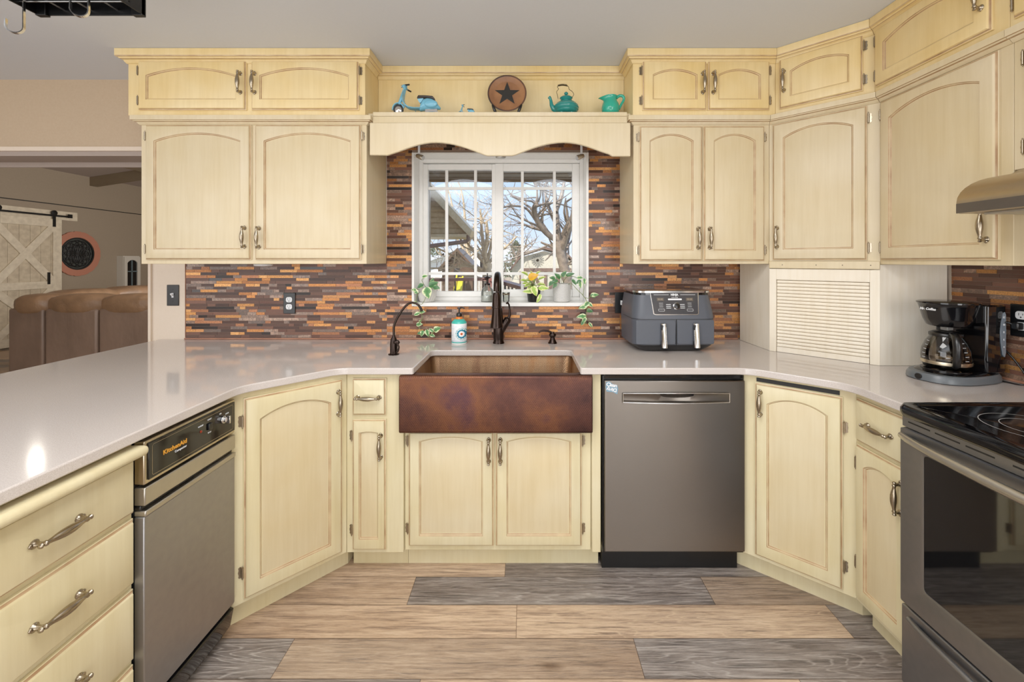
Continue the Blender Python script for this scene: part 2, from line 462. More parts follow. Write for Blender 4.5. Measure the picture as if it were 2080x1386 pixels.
# ------------------------------------------------------------------ room shell
def floor_build():
    rnd = random.Random(4)
    W = 0.148; mb = MB(); tones = []; lens = []; uvs = []
    fixed = {   # row k covers y 1.373+.148k ; list of (x_start, tone, wave)
        3: [(-1.3, 0.05, 0.2), (-0.085, 0.95, 0.2), (1.15, 0.7, 0.1)],
        2: [(-1.70, 0.1, 0.15), (-0.469, 1.0, 0.75), (0.763, 0.55, 0.25), (1.99, 0.2, 0.2)],
        1: [(-1.26, 0.0, 0.1), (-0.030, 0.02, 0.85), (1.2, 0.95, 0.4)],
        0: [(-2.06, 1.0, 0.95), (-0.834, 0.42, 0.35), (0.396, 1.0, 0.9), (1.63, 0.3, 0.2)],
        -1: [(-1.6, 0.9, 0.6), (-0.34, 0.1, 0.4), (0.9, 0.9, 0.5)],
    }
    for k in range(-34, 58):
        y0 = 1.373 + W * k; y1 = y0 + W
        row = []
        if k in fixed:
            fx = fixed[k]; row = list(fx)
            x = fx[0][0]
            while x > -9: x -= 1.23; row.insert(0, (x, rnd.choice([0.05, 0.1, 0.4, 0.8, 1.0]), rnd.random()))
            x = fx[-1][0] + 1.23
            while x < 4: row.append((x, rnd.choice([0.05, 0.4, 0.9]), rnd.random())); x += 1.23
        else:
            x = -10.2 + rnd.random() * 1.2
            while x < 4: row.append((x, rnd.choice([0.05, 0.1, 0.4, 0.8, 1.0]), rnd.random())); x += 1.23
        for i, (x0, t, w) in enumerate(row):
            x1 = row[i + 1][0] if i + 1 < len(row) else x0 + 1.23
            a, b_ = max(x0, -8.03), min(x1, 1.9)
            if b_ - a < 0.02: continue
            if y0 > 2.55 and a > -2.2: continue
            mb.add([(a, y0, 0), (b_, y0, 0), (b_, y1, 0), (a, y1, 0)], [(0, 1, 2, 3)])
            r = rnd.random()
            tones.append((t, r, w, 1)); lens.append(b_ - a); uvs.append(((0, 0), (b_ - a, 0), (b_ - a, W), (0, W)))
    n = len(mb.f)
    mb.box(-8.1, 1.9, -3.7, 2.5, -0.1, -0.003, 0); mb.box(-8.1, -2.2, 2.5, 9.9, -0.1, -0.003, 0)
    me = bpy.data.meshes.new('floor'); me.from_pydata(mb.v, [], mb.f); me.materials.append(M_FLOOR)
    ca = me.color_attributes.new('tone', 'FLOAT_COLOR', 'CORNER'); pl = me.attributes.new('plen', 'FLOAT', 'FACE')
    uv = me.uv_layers.new(name='UVMap')
    for p in me.polygons:
        i = p.index
        for q, li in enumerate(p.loop_indices):
            ca.data[li].color = tones[i] if i < n else (1, 0.5, 0, 1)
            uv.data[li].uv = uvs[i][q] if i < n else (0.05, 0.05)
        pl.data[i].value = lens[i] if i < n else 1
    o = bpy.data.objects.new('floor', me); COL.objects.link(o); o['kind'] = 'structure'
floor_build()

YW = 2.441   # plaster face behind the tiles
# window opening in the back wall
WX0, WX1, WZ0, WZ1 = -0.652, 0.372, 1.109, 2.003
w = MB()
w.box(-2.17, WX0, YW, YW + 0.16, 0, CZ); w.box(WX1, XR + 0.16, YW, YW + 0.16, 0, CZ)
w.box(WX0, WX1, YW, YW + 0.16, 0, WZ0); w.box(WX0, WX1, YW, YW + 0.16, WZ1, CZ)
struct(w, 'wall_back', [M_STUB])
w = MB(); w.box(-6.2, -2.17, YW, YW + 0.16, 2.012, CZ)
struct(w, 'wall_header', [M_WALL])
w = MB(); w.box(-6.2, -2.17, YW - 0.012, YW, 2.012, 2.036, 0); w.box(-6.2, -2.17, YW + 0.16, YW + 0.175, 1.955, 2.04, 1); w.box(-6.2, -2.17, YW + 0.0, YW + 0.16, 1.985, 2.0119, 1)
struct(w, 'trim_1', [M_STUB, M_LIVC])
w = MB(); w.box(-2.185, -2.17, YW - 0.012, YW + 0.17, 0, 1.985); struct(w, 'trim_2', [M_STUB])
w = MB(); w.box(XR + 0.005, XR + 0.16, -3.5, YW, 0, CZ); struct(w, 'wall_right', [M_STUB])
w = MB(); w.box(XR - 0.035, XR + 0.004, -1.05, -0.15, 0.0, 2.05); w.box(XR - 0.02, XR + 0.004, -1.13, -1.05, 0, 2.13); w.box(XR - 0.02, XR + 0.004, -0.15, -0.07, 0, 2.13)  # dark panel added out of view to darken the dishwasher's reflection
struct(w, 'reflection_panel_1', [plain('reflection_panel_dark', '#2f2823', 0.4)], bevel=0.004)
w = MB(); w.box(-6.2, XR + 0.16, -3.66, -3.5, 0, CZ); struct(w, 'wall_front', [M_STUB])
w = MB(); w.box(-6.36, -6.2, -3.5, YW + 0.16, 0, CZ); struct(w, 'wall_left', [M_WALL])
w = MB(); w.box(-6.36, XR + 0.16, -3.66, YW + 0.16, CZ, CZ + 0.1); struct(w, 'ceiling', [M_CEIL])

# window 1
w = MB()
IX0, IX1, IZ0, IZ1 = -0.640, 0.360, 1.122, 1.992
# casing/jamb liner (drywall return lined in vinyl)
w.box(WX0 - 0.002, IX0, 2.43, 2.60, WZ0, WZ1); w.box(IX1, WX1 + 0.002, 2.43, 2.60, WZ0, WZ1)
w.box(IX0, IX1, 2.43, 2.60, IZ1, WZ1); w.box(IX0, IX1, 2.422, 2.60, WZ0, IZ0 + 0.008)
# outer frame
FZ0 = IZ0 + 0.008
def frame(mb, x0, x1, z0, z1, t, y0, y1, m=0):
    mb.box(x0, x0 + t, y0, y1, z0, z1, m); mb.box(x1 - t, x1, y0, y1, z0, z1, m)
    mb.box(x0 + t, x1 - t, y0, y1, z1 - t, z1, m); mb.box(x0 + t, x1 - t, y0, y1, z0, z0 + t, m)
frame(w, IX0, IX1, FZ0, IZ1, 0.022, 2.545, 2.60)
w0 = struct(w, 'window_1', [M_WHITE], bevel=0.002)
s = MB(); GX = (-0.587, -0.188, -0.128, 0.295); GZ0, GZ1 = 1.184, 1.930
frame(s, -0.625, -0.165, FZ0 + 0.022, 1.966, 0.034, 2.562, 2.594)
s.build('left_sash', [M_WHITE], w0, bevel=0.003)
s = MB(); frame(s, -0.178, 0.338, FZ0 + 0.022, 1.968, 0.045, 2.56, 2.585)
s.box(-0.178, -0.128, 2.556, 2.585, FZ0 + 0.022, 1.968)
s.build('right_sash', [M_WHITE], w0, bevel=0.003)
s = MB()
for x0, x1, cuts in ((-0.592, -0.198, (907.5, 966)), (-0.133, 0.297, (1061, 1126))):
    for c in cuts:
        X = (c - 1065) * 2.582 / F; s.box(X - 0.0085, X + 0.0085, 2.578, 2.587, GZ0 - 0.02, GZ1 + 0.01)
    for c in (383, 556):
        Z = HC + (530 - c) * 2.582 / F; s.box(x0, x1, 2.5785, 2.5865, Z - 0.0085, Z + 0.0085)
s.build('muntins', [M_WHITE], w0)
s = MB(); s.box(-0.594, -0.196, 2.5895, 2.5915, GZ0 - 0.02, GZ1 + 0.02); s.box(-0.136, 0.300, 2.5895, 2.5915, GZ0 - 0.02, GZ1 + 0.02)
s.build('pane', [M_PANE], w0)

# ------------------------------------------------------------------ mosaic backsplash (a tile field on a grout bed)
def tile_field(name, segs, seed, place):
    """segs: (u0,u1,z0,z1,[holes]) ; place(u, depth, z)->xyz ; depth 0 = tile face"""
    rnd = random.Random(seed); mb = MB(); cols = []
    H = 0.01655; G = 0.0014; z0g = 0.9255
    glass = ['#563a2e', '#603f33', '#4a3229', '#6b4a3c', '#593d31', '#744f40']
    cop = ['#bd8248', '#b5763f', '#a2683b', '#c48d54', '#996444', '#b57c4a']
    mar = ['#856a58', '#765d4d', '#8f7564', '#655043', '#9a8170']
    for (u0, u1, z0, z1, holes) in segs:
        k = int((z0 - z0g) / H)
        while True:
            za = z0g + k * H; zb = za + H - G
            if za >= z1 - 0.002: break
            zb = min(zb, z1); k += 1
            if za < z0 - 0.001: continue
            u = u0 - rnd.random() * 0.12
            while u < u1:
                L = rnd.choice([0.033, 0.05, 0.05, 0.075, 0.10, 0.15, 0.16])
                a, b = max(u, u0), min(u + L - G, u1); u += L
                if b - a < 0.006: continue
                spans = [(a, b)]
                for (h0, h1, hz0, hz1) in holes:
                    if zb > hz0 and za < hz1:
                        ns = []
                        for (p, q) in spans:
                            if q <= h0 or p >= h1: ns.append((p, q)); continue
                            if p < h0 - 0.004: ns.append((p, h0))
                            if q > h1 + 0.004: ns.append((h1, q))
                        spans = ns
                r = rnd.random()
                if L <= 0.1: t = 0 if r < 0.36 else (1 if r < 0.66 else 2)
                else: t = 0 if r < 0.58 else (1 if r < 0.84 else 2)
                c = hexc(rnd.choice([glass, cop, mar][t])); f = 0.8 + 0.4 * rnd.random()
                if t != 1 and rnd.random() < 0.05: c = hexc('#2b1f1a')
                c = (c[0] * f, c[1] * f, c[2] * f, 1)
                for (p, q) in spans:
                    d = 0.0 if t != 2 else 0.0006
                    vs = [place(p, d, za), place(q, d, za), place(q, d, zb), place(p, d, zb),
                          place(p, 0.004, za), place(q, 0.004, za), place(q, 0.004, zb), place(p, 0.004, zb)]
                    mb.add(vs, [(0, 1, 2, 3), (0, 4, 5, 1), (1, 5, 6, 2), (2, 6, 7, 3), (3, 7, 4, 0)], t); cols += [c] * 5
    me = bpy.data.meshes.new(name); me.from_pydata(mb.v, [], mb.f)
    for m in M_TILES: me.materials.append(m)
    me.polygons.foreach_set('material_index', mb.m)
    ca = me.color_attributes.new('tc', 'FLOAT_COLOR', 'CORNER')
    for p in me.polygons:
        for li in p.loop_indices: ca.data[li].color = cols[p.index]
    bm = bmesh.new(); bm.from_mesh(me); bmesh.ops.recalc_face_normals(bm, faces=bm.faces); bm.to_mesh(me); bm.free()
    o = bpy.data.objects.new(name, me); COL.objects.link(o); return o
hole = [(WX0 - 0.002, WX1 + 0.002, WZ0 - 0.001, WZ1 + 0.002)]
bs = thing('mosaic_backsplash', 'brown and copper linear mosaic backsplash around the kitchen window', 'backsplash', (0, YB, 0.914))
o = tile_field('tile_field', [(-1.97, -0.80, 0.9255, 1.40, []), (-0.80, 0.556, 0.9255, 2.10, hole), (0.556, 1.30, 0.9255, 1.40, [])], 3, lambda u, d, z: (u, YB + d, z))
o.parent = bs; o.location = (0, -YB, -0.914)
g = MB(); g.box(-1.97, -0.8, YB + 0.0015, YB + 0.0045, 0.917, 1.41)
g.box(-0.8, WX0, YB + 0.0015, YB + 0.0045, 0.917, 2.12); g.box(WX1, 0.556, YB + 0.0015, YB + 0.0045, 0.917, 2.12)
g.box(WX0, WX1, YB + 0.0015, YB + 0.0045, 0.917, WZ0 - 0.001); g.box(WX0, WX1, YB + 0.0015, YB + 0.0045, WZ1 + 0.001, 2.12)
g.box(0.556, 1.3, YB + 0.0015, YB + 0.0045, 0.917, 1.41)
g.build('grout_bed', [M_GROUT], bs, (0, -YB, -0.914))
M_LINER = glaze_m('copper_liner', '#8a5a45', '#a8765c')
g = MB(); g.box(-1.974, 1.24, YB - 0.010, YB + 0.0010, 0.9152, 0.9245); g.box(-1.974, -1.9705, YB - 0.003, YB + 0.004, 0.925, 1.40)
g.build('pencil_liner', [M_LINER], bs, (0, -YB, -0.914), bevel=0.002)
bs = thing('mosaic_backsplash', 'brown mosaic backsplash on the right wall behind the coffee maker', 'backsplash', (XR, 1.82, 0.914))
o = tile_field('tile_field', [(0.2, 1.82, 0.9255, 1.68, [])], 9, lambda u, d, z: (XR + d, u, z))
o.parent = bs; o.location = (-XR, -1.82, -0.914)
g = MB(); g.box(XR + 0.0015, XR + 0.0045, 0.2, 1.82, 0.917, 1.69); g.build('grout_bed', [M_GROUT], bs, (-XR, -1.82, -0.914))
g = MB(); g.box(XR - 0.010, XR + 0.001, 1.335, 1.82, 0.9152, 0.9245); g.build('pencil_liner', [M_LINER], bs, (-XR, -1.82, -0.914), bevel=0.002)

# ------------------------------------------------------------------ cabinet hardware
def pull_mesh():
    mb = MB()
    pts = []; rs = []
    for z, y, r in [(-.0560, -.022, .0015), (-.0545, -.022, .0050), (-.0515, -.022, .0064), (-.0485, -.0222, .0046), (-.0465, -.0222, .0036), (-.0445, -.0225, .0060),
                    (-.0415, -.0228, .0064), (-.038, -.023, .0046), (-.030, -.0232, .0058), (-.020, -.0240, .0080), (-.010, -.0245, .0096), (0, -.0247, .0100)]:
        pts.append((0, y, z)); rs.append(r)
    pts += [(0, p[1], -p[2]) for p in pts[-2::-1]]; rs += rs[-2::-1]
    mb.tube(pts, rs, 14)
    for s in (-1, 1):
        mb.tube([(0, 0, .046 * s), (0, -.002, .046 * s), (0, -.005, .046 * s), (0, -.015, .0455 * s), (0, -.021, .044 * s)], [.0100, .0100, .0062, .0048, .0055], 12)
        mb.sphere((0, -.003, .0535 * s), .0055, 10, 6, sc=(1, .6, 1))
    return mb.mesh('handle', [M_NICK], 50)
PULL = pull_mesh()
def hinge_mesh():
    mb = MB()
    mb.tube([(0, -.010, z) for z in (-.026, -.0245, -.0225, -.0205, -.020, .020, .0205, .0225, .0245, .026)], [.0008, .0022, .0022, .0012, .0038, .0038, .0012, .0022, .0022, .0008], 10)
    # shaped leaf on the frame (towards +x)
    poly = [(0.002, -.019), (.007, -.021), (.012, -.017), (.0105, -.010), (.0125, 0), (.0105, .010), (.012, .017), (.007, .021), (0.002, .019)]
    mb.prism_y(poly, -.0025, 0.0)
    mb.box(-.002, .003, -.010, 0, -.019, .019)
    return mb.mesh('hinge', [M_NICK], 50)
HINGE = hinge_mesh()

# ------------------------------------------------------------------ doors
def arch_loop(x0, x1, zb, zs, rise, ins, y, n=20):
    """outline bottom-left, bottom-right, then arc right->left; arc springs at zs with given rise"""
    w_ = x1 - x0; cx = (x0 + x1) / 2
    if rise > 1e-4:
        Rr = (w_ * w_ / 4 + rise * rise) / (2 * rise); cz = zs + rise - Rr
    a, b = x0 + ins, x1 - ins
    pts = [(a, y, zb + ins), (b, y, zb + ins)]
    for i in range(n + 1):
        x = b + (a - b) * i / n
        z = cz + math.sqrt(max((Rr - ins) ** 2 - (x - cx) ** 2, 0)) if rise > 1e-4 else zs - ins
        pts.append((x, y, z))
    return pts
def rect_loop(x0, x1, z0, z1, y, n=20):
    pts = [(x0, y, z0), (x1, y, z0)]
    for i in range(n + 1): pts.append((x1 + (x0 - x1) * i / n, y, z1))
    return pts
def door_mb(w_, h, st=0.048, bt=0.052, tp=0.045, rise=0.035, panel=True, t=0.019):
    mb = MB(); n = 20
    L = [rect_loop(0, w_, 0, h, -0.0005, n), rect_loop(0, w_, 0, h, -0.008, n), rect_loop(.0018, w_ - .0018, .0018, h - .0018, -0.0092, n),
         rect_loop(.0045, w_ - .0045, .0045, h - .0045, -0.0098, n), rect_loop(.0065, w_ - .0065, .0065, h - .0065, -0.013, n), rect_loop(.009, w_ - .009, .009, h - .009, -0.0178, n), rect_loop(.0115, w_ - .0115, .0115, h - .0115, -t, n)]
    mt = [0, 0, 1, 1, 0, 0]
    if panel:
        zs = h - tp - rise
        A = [(0, -t), (.0024, -t + .0035), (.0044, -t + .0042), (.0075, -t + .0085), (.0092, -t + .0085), (.011, -t + .0080)]
        L += [arch_loop(st, w_ - st, bt, zs, rise, i, y, n) for i, y in A]
        mt += [0, 1, 0, 1, 0, 0]
    for k in range(len(L) - 1):
        mb.loft([L[k], L[k + 1]], mt[k], False, False)
    mb.add(L[-1], [tuple(range(len(L[-1])))], 2 if panel else 0)
    mb.add(L[0], [tuple(range(len(L[0])))[::-1]], 0)
    return mb
def weld(o):
    bm = bmesh.new(); bm.from_mesh(o.data); bmesh.ops.remove_doubles(bm, verts=bm.verts, dist=1e-6)
    bmesh.ops.recalc_face_normals(bm, faces=bm.faces); bm.to_mesh(o.data); bm.free()
    o.data.set_sharp_from_angle(angle=R(28))
class Cab:
    """a cabinet in its own frame: x along the face (viewer's right), -y out of the face"""
    def __init__(s, name, label, origin, rotz, z0, mat, cat='cabinet', group=None):
        s.o = thing(name, label, cat, (origin[0], origin[1], z0), rotz, group)
        s.org = Vector((origin[0], origin[1])); s.rz = rotz; s.z0 = z0; s.mat = mat
    def loc2(s, p):     # world plan -> local plan
        d = Vector(p) - s.org; c, n = math.cos(-s.rz), math.sin(-s.rz)
        return (d.x * c - d.y * n, d.x * n + d.y * c)
    def carcass(s, wpoly, z1, name='carcass', z0=None, bevel=0.0015):
        mb = MB(); mb.prism([s.loc2(p) for p in wpoly], (z0 if z0 is not None else s.z0) - s.z0, z1 - s.z0)
        return mb.build(name, [s.mat, M_GLZ], s.o, bevel=bevel)
    def door(s, x0, x1, z0, z1, hinge='l', pull='r', pz=None, pull_in=0.026, hz=None, label=None, hinges=True, **k):
        mb = door_mb(x1 - x0, z1 - z0, **k)
        d = mb.build('door', [s.mat, M_GLZ, {M_CR: M_PAN, M_CRL: M_PANL}.get(s.mat, s.mat)], s.o, (x0, 0, z0 - s.z0)); weld(d)
        w_ = x1 - x0; h = z1 - z0
        if pull:
            X = pull_in if pull == 'l' else w_ - pull_in
            Z = pz - z0 if pz is not None else h / 2
            inst(PULL, 'handle', d, (X, -.019, Z))
        if hinges:
            for q in (hz or (0.055, h - 0.055)):
                sx = -1 if hinge == 'l' else 1
                inst(HINGE, 'hinge', d, (-0.0035 if hinge == 'l' else w_ + 0.0035, 0, q), scale=(sx, 1, 1))
        return d
    def drawer(s, x0, x1, z0, z1, pull=True):
        mb = door_mb(x1 - x0, z1 - z0, panel=False)
        d = mb.build('drawer', [s.mat, M_GLZ], s.o, (x0, 0, z0 - s.z0)); weld(d)
        if pull: inst(PULL, 'handle', d, ((x1 - x0) / 2, -.019, (z1 - z0) / 2), (0, R(90), 0))
        return d
    def moulding(s, wpath, prof, name, prev=None, nxt=None, gi=()):
        mb = MB(); P = [(o, z - s.z0) for o, z in prof]
        mats = [1 if i in gi else 0 for i in range(len(P))]
        mb.sweep2d([s.loc2(p) for p in wpath], P, s.loc2(prev) if prev else None, s.loc2(nxt) if nxt else None, mats=mats)
        return mb.build(name, [s.mat, M_GLZ], s.o, smooth=30)
CROWN = [(-0.002, 2.366), (0.004, 2.366), (0.009, 2.372), (0.013, 2.380), (0.020, 2.384), (0.024, 2.3845), (0.027, 2.390), (0.034, 2.3905), (0.036, 2.3945), (0.036, 2.4285), (-0.002, 2.4285)]
LEDGE = [(-0.002, 2.064), (0.004, 2.064), (0.010, 2.070), (0.014, 2.076), (0.022, 2.0775), (0.025, 2.082), (0.031, 2.0825), (0.031, 2.1055), (-0.002, 2.1055)]
GIc = (4, 7); GIl = (3, 5)
E = 0.0015
YU, YT = 2.131, 2.111     # wall cabinet face, top row face
XU, XT = 1.553, 1.540     # right run faces
XLc = -0.803; XRc = 0.556

# left wall cabinet
c = Cab('wall_cabinet', 'cream two-door wall cabinet left of the window, above the counter', (-1.95, YU), 0, 1.357, M_CR)
c.carcass([(-1.95, YU), (XLc, YU), (XLc, YB - E), (-1.95, YB - E)], 2.1055)
c.door(0.030, 0.565, 1.378, 2.062, 'l', 'r', pz=1.492, rise=0.040, tp=0.042)
c.door(0.586, 1.122, 1.378, 2.062, 'r', 'l', pz=1.490, rise=0.040, tp=0.042)
c.moulding([(-1.95, YB - 0.02), (-1.95, YU), (XLc, YU), (XLc, YB - 0.29)], LEDGE, 'ledge_moulding', gi=GIl)
c = Cab('top_cabinet', 'short yellow-cream two-door cabinet under the ceiling, left of the window', (-1.998, YT), 0, 2.1065, M_CRY)
c.carcass([(-1.998, YT), (XLc, YT), (XLc, YB - E), (-1.998, YB - E)], 2.4275)
c.door(0.059, 0.601, 2.130, 2.378, 'l', 'r', pz=2.262, rise=0.038, tp=0.038, bt=0.05, st=0.045, hz=(0.05, 0.20), pull_in=0.022)
c.door(0.628, 1.166, 2.130, 2.378, 'r', 'l', pz=2.262, rise=0.038, tp=0.038, bt=0.05, st=0.045, hz=(0.05, 0.20), pull_in=0.022)
c.moulding([(-1.998, YB - 0.02), (-1.998, YT), (XLc, YT), (XLc, 2.30 - 0.037)], CROWN, 'crown_moulding', gi=GIc)

# right wall cabinets
DG0, DG1 = (1.2485, YU), (XU, 1.826)
c = Cab('wall_cabinet', 'cream wall cabinet with two narrow doors right of the window, above the air fryer', (XRc, YU), 0, 1.357, M_CR)
c.carcass([(XRc, YU), (DG0[0] - E, YU), (DG0[0] - E, YB - E), (XRc, YB - E)], 2.1055)
c.door(0.028, 0.346, 1.372, 2.056, 'l', 'r', pz=1.487, rise=0.034, tp=0.042)
c.door(0.352, 0.661, 1.372, 2.056, 'r', 'l', pz=1.487, rise=0.034, tp=0.042)
c.moulding([(XRc, YB - 0.29), (XRc, YU), (DG0[0] - E, YU)], LEDGE, 'ledge_moulding', nxt=DG1, gi=GIl)
TG0, TG1 = (1.268, YT), (XT, 1.839)
c = Cab('top_cabinet', 'short cream top cabinet with two narrow doors, beside the turquoise pitcher', (0.548, YT), 0, 2.1065, M_CRY)
c.carcass([(0.548, YT), (TG0[0] - E, YT), (TG0[0] - E, YB - E), (0.548, YB - E)], 2.4275)
c.door(0.046, 0.366, 2.130, 2.378, 'l', 'r', pz=2.262, rise=0.028, tp=0.045, bt=0.05, hz=(0.05, 0.20), pull_in=0.022)
c.door(0.374, 0.683, 2.130, 2.378, 'r', 'l', pz=2.262, rise=0.028, tp=0.045, bt=0.05, hz=(0.05, 0.20), pull_in=0.022)
c.moulding([(0.548, 2.30 - 0.037), (0.548, YT), (TG0[0] - E, YT)], CROWN, 'crown_moulding', nxt=TG1, gi=GIc)

# diagonal corner wall cabinet
c = Cab('corner_wall_cabinet', 'cream diagonal corner cabinet with one wide door above the roll-front box', DG0, R(-45), 1.357, M_CR)
c.carcass([DG0, DG1, (XR - E, 1.826), (XR - E, YB - E), (DG0[0], YB - E)], 2.1055)
c.door(0.016, 0.388, 1.376, 2.060, 'r', 'l', pz=1.49, rise=0.036, tp=0.040, pull_in=0.022)
c.moulding([DG0, (DG1[0], DG1[1] + E)], LEDGE, 'ledge_moulding', prev=(XRc, YU), nxt=(XU, 1.0), gi=GIl)
mb = MB(); mb.box(0.0, 0.431, -0.012, -0.0005, -0.022, 0.014); o = mb.build('bottom_rail', [M_CR], c.o, bevel=0.003)
mb = MB()
for x in (0.06, 0.20, 0.30, 0.40): MB().lathe([(.0022, 0), (.0022, .0006)], (x, -0.012, -0.004), 8, axis='y').build('nail', [M_BRZ], c.o)
c = Cab('corner_top_cabinet', 'short diagonal corner cabinet under the ceiling with one door', TG0, R(-45), 2.1065, M_CRY)
c.carcass([TG0, TG1, (XR - E, 1.839), (XR - E, YB - E), (TG0[0], YB - E)], 2.4275)
c.door(0.018, 0.345, 2.130, 2.378, 'r', 'l', pz=2.262, rise=0.028, tp=0.045, bt=0.05, hz=(0.05, 0.20), pull_in=0.022)
c.moulding([TG0, (TG1[0], TG1[1] + E)], CROWN, 'crown_moulding', prev=(0.548, YT), nxt=(XT, 1.0), gi=GIc)

# right run wall cabinets
YS = 1.328
c = Cab('wall_cabinet', 'wide one-door cream wall cabinet left of the range hood, on the right wall', (XU, 1.826 - E), R(-90), 1.357, M_CR)
c.carcass([(XU, 1.826 - E), (XU, YS), (XR - E, YS), (XR - E, 1.826 - E)], 2.1055)
c.door(0.012, 0.462, 1.376, 2.060, 'l', 'r', pz=1.49, rise=0.040, tp=0.042)
c.moulding([(XU, 1.826 - E), (XU, YS)], LEDGE, 'ledge_moulding', prev=DG0, gi=GIl)
c = Cab('top_cabinet', 'short one-door top cabinet left of the one above the hood, on the right wall', (XT, 1.839 - E), R(-90), 2.1065, M_CRY)
c.carcass([(XT, 1.839 - E), (XT, YS), (XR - E, YS), (XR - E, 1.839 - E)], 2.4275)
c.door(0.012, 0.468, 2.130, 2.378, 'l', 'r', pz=2.262, rise=0.034, tp=0.040, bt=0.05, hz=(0.05, 0.20), pull_in=0.024)
c.moulding([(XT, 1.839 - E), (XT, YS)], CROWN, 'crown_moulding', prev=TG0, gi=GIc)
c = Cab('hood_cabinet', 'cream wall cabinet directly above the range hood, at the right edge', (XU, YS - E), R(-90), 1.66, M_CR)
c.carcass([(XU, YS - E), (XU, 0.55), (XR - E, 0.55), (XR - E, YS - E)], 2.1055)
c.door(0.034, 0.38, 1.672, 2.060, 'l', 'r', rise=0.034, tp=0.042, hz=(0.055, 0.33))
c.door(0.39, 0.74, 1.672, 2.060, 'r', 'l', rise=0.034, tp=0.042)
c.moulding([(XU, YS - E), (XU, 0.55)], LEDGE, 'ledge_moulding', gi=GIl)
c = Cab('top_cabinet', 'short top cabinet above the range hood, cut by the right edge of the photo', (XT, YS - E), R(-90), 2.1065, M_CRY)
c.carcass([(XT, YS - E), (XT, 0.55), (XR - E, 0.55), (XR - E, YS - E)], 2.4275)
c.door(0.017, 0.38, 2.130, 2.378, 'l', 'r', rise=0.03, hz=(0.05, 0.20))
c.door(0.39, 0.74, 2.130, 2.378, 'r', 'l', rise=0.03, hz=(0.05, 0.20))
c.moulding([(XT, YS - E), (XT, 0.55)], CROWN, 'crown_moulding', gi=GIc)

# display shelf between the top cabinets
sh = thing('display_shelf', 'yellow-cream display shelf with scalloped valance over the window', 'shelf', (-0.8, 2.30, 2.09))
def sb(mb, name, mat=M_CRY, **k): return mb.build(name, [mat, M_GLZ], sh, (0.8, -2.30, -2.09), **k)
mb = MB(); mb.box(XLc + E, 0.548 - E, 2.30, 2.315, 2.12, 2.428); sb(mb, 'back_panel')
mb = MB(); mb.box(XLc + E, 0.548 - E, 2.146, 2.299, 2.108, 2.130); mb.box(XLc + 0.033, XRc - 0.033, 2.125, 2.147, 2.108, 2.130)
sb(mb, 'shelf_board', M_CR, bevel=0.003)
mb = MB(); mb.sweep2d([(XLc + E, 2.30), (0.548 - E, 2.30)], CROWN, mats=[1 if i in GIc else 0 for i in range(len(CROWN))])
sb(mb, 'crown_moulding', smooth=30)
mb = MB(); mb.sweep2d([(XLc + 0.033, 2.150), (XRc - 0.033, 2.150)], [(-0.002, 2.062), (0.006, 2.062), (0.012, 2.068), (0.018, 2.071), (0.022, 2.076), (0.022, 2.107), (-0.002, 2.107)], mats=[0, 0, 1, 0, 0, 0, 0])
sb(mb, 'ledge_moulding', M_CR, smooth=30)
def valance():
    D = 2.112; s_ = F / D; pts = []
    def W(x, y): return ((x - 1065) / s_, HC + (530 - y) / s_)
    pts.append(W(750.5, 315)); pts.append(W(787, 315.5))
    def arc(xa, ya, xp, yp, xb, yb):
        out = []
        for i in range(17):
            t = i / 16
            if t < .5:
                q = t / .5; x = xa + (xp - xa) * q; y = ya + (yp - ya) * math.sin(q * PI / 2) ** 1.15
            else:
                q = (t - .5) / .5; x = xp + (xb - xp) * q; y = yp + (yb - yp) * (1 - math.cos(q * PI / 2)) ** 1.0
            out.append(W(x, y))
        return out
    pts += arc(794, 313, 885, 289.5, 984, 315)
    pts += [W(990, 316.5), W(1040, 316.5)]
    pts += [(2 * W(1015.5, 0)[0] - p[0], p[1]) for p in arc(794, 313, 885, 289.5, 984, 315)][::-1]
    pts.append(W(1244, 317.5)); pts.append(W(1281, 317.5)); pts.append(W(1281, 249)); pts.append(W(750.5, 249))
    mb = MB(); mb.prism_y(pts, 2.112, 2.129)
    return mb
sb(valance(), 'valance', M_CR, bevel=0.004)
# appliance garage on the counter, in the corner under the diagonal cabinet
ZG0, ZG1 = 0.9150, 1.333
c = Cab('appliance_garage', 'pale cream corner box with a closed roll-front door on the counter', DG0, R(-45), ZG0, M_GAR, 'cabinet')
c.carcass([DG0, (DG0[0], YB - 0.012), (DG0[0] + 0.018, YB - 0.012), (DG0[0] + 0.018, DG0[1] + 0.012)], 1.356, 'side_panel')
c.carcass([DG1, (XR - 0.012, DG1[1]), (XR - 0.012, DG1[1] + 0.018), (DG1[0] - 0.012, DG1[1] + 0.018)], 1.356, 'side_panel')
mb = MB(); H = ZG1 - ZG0
mb.box(0.0, 0.031, -0.004, 0.016, 0, H); mb.box(0.396, 0.431, -0.004, 0.016, 0, H); mb.box(0.031, 0.396, -0.004, 0.016, H - 0.055, H)
mb.build('face_frame', [M_GAR, M_GLZ], c.o, bevel=0.0015)
mb = MB(); zt = H - 0.056; n = 20; bot = 0.026
mb.box(0.033, 0.394, 0.002, 0.015, 0.001, bot)
hh = (zt - bot) / n
for i in range(n):
    z = bot + i * hh; prof = []
    for q in range(7):
        a = PI * q / 6; prof.append((0.010 - 0.006 * math.sin(a) ** 0.6, z + hh * 0.04 + hh * 0.92 * (1 - math.cos(a)) / 2))
    prof += [(0.013, z + hh * 0.96), (0.013, z + hh * 0.04)]
    mb.prism_x(prof, 0.033, 0.394)
mb.box(0.033, 0.394, 0.0135, 0.016, 0, zt, 1)
mb.build('tambour_door', [M_GAR, M_GLZ], c.o, smooth=50)

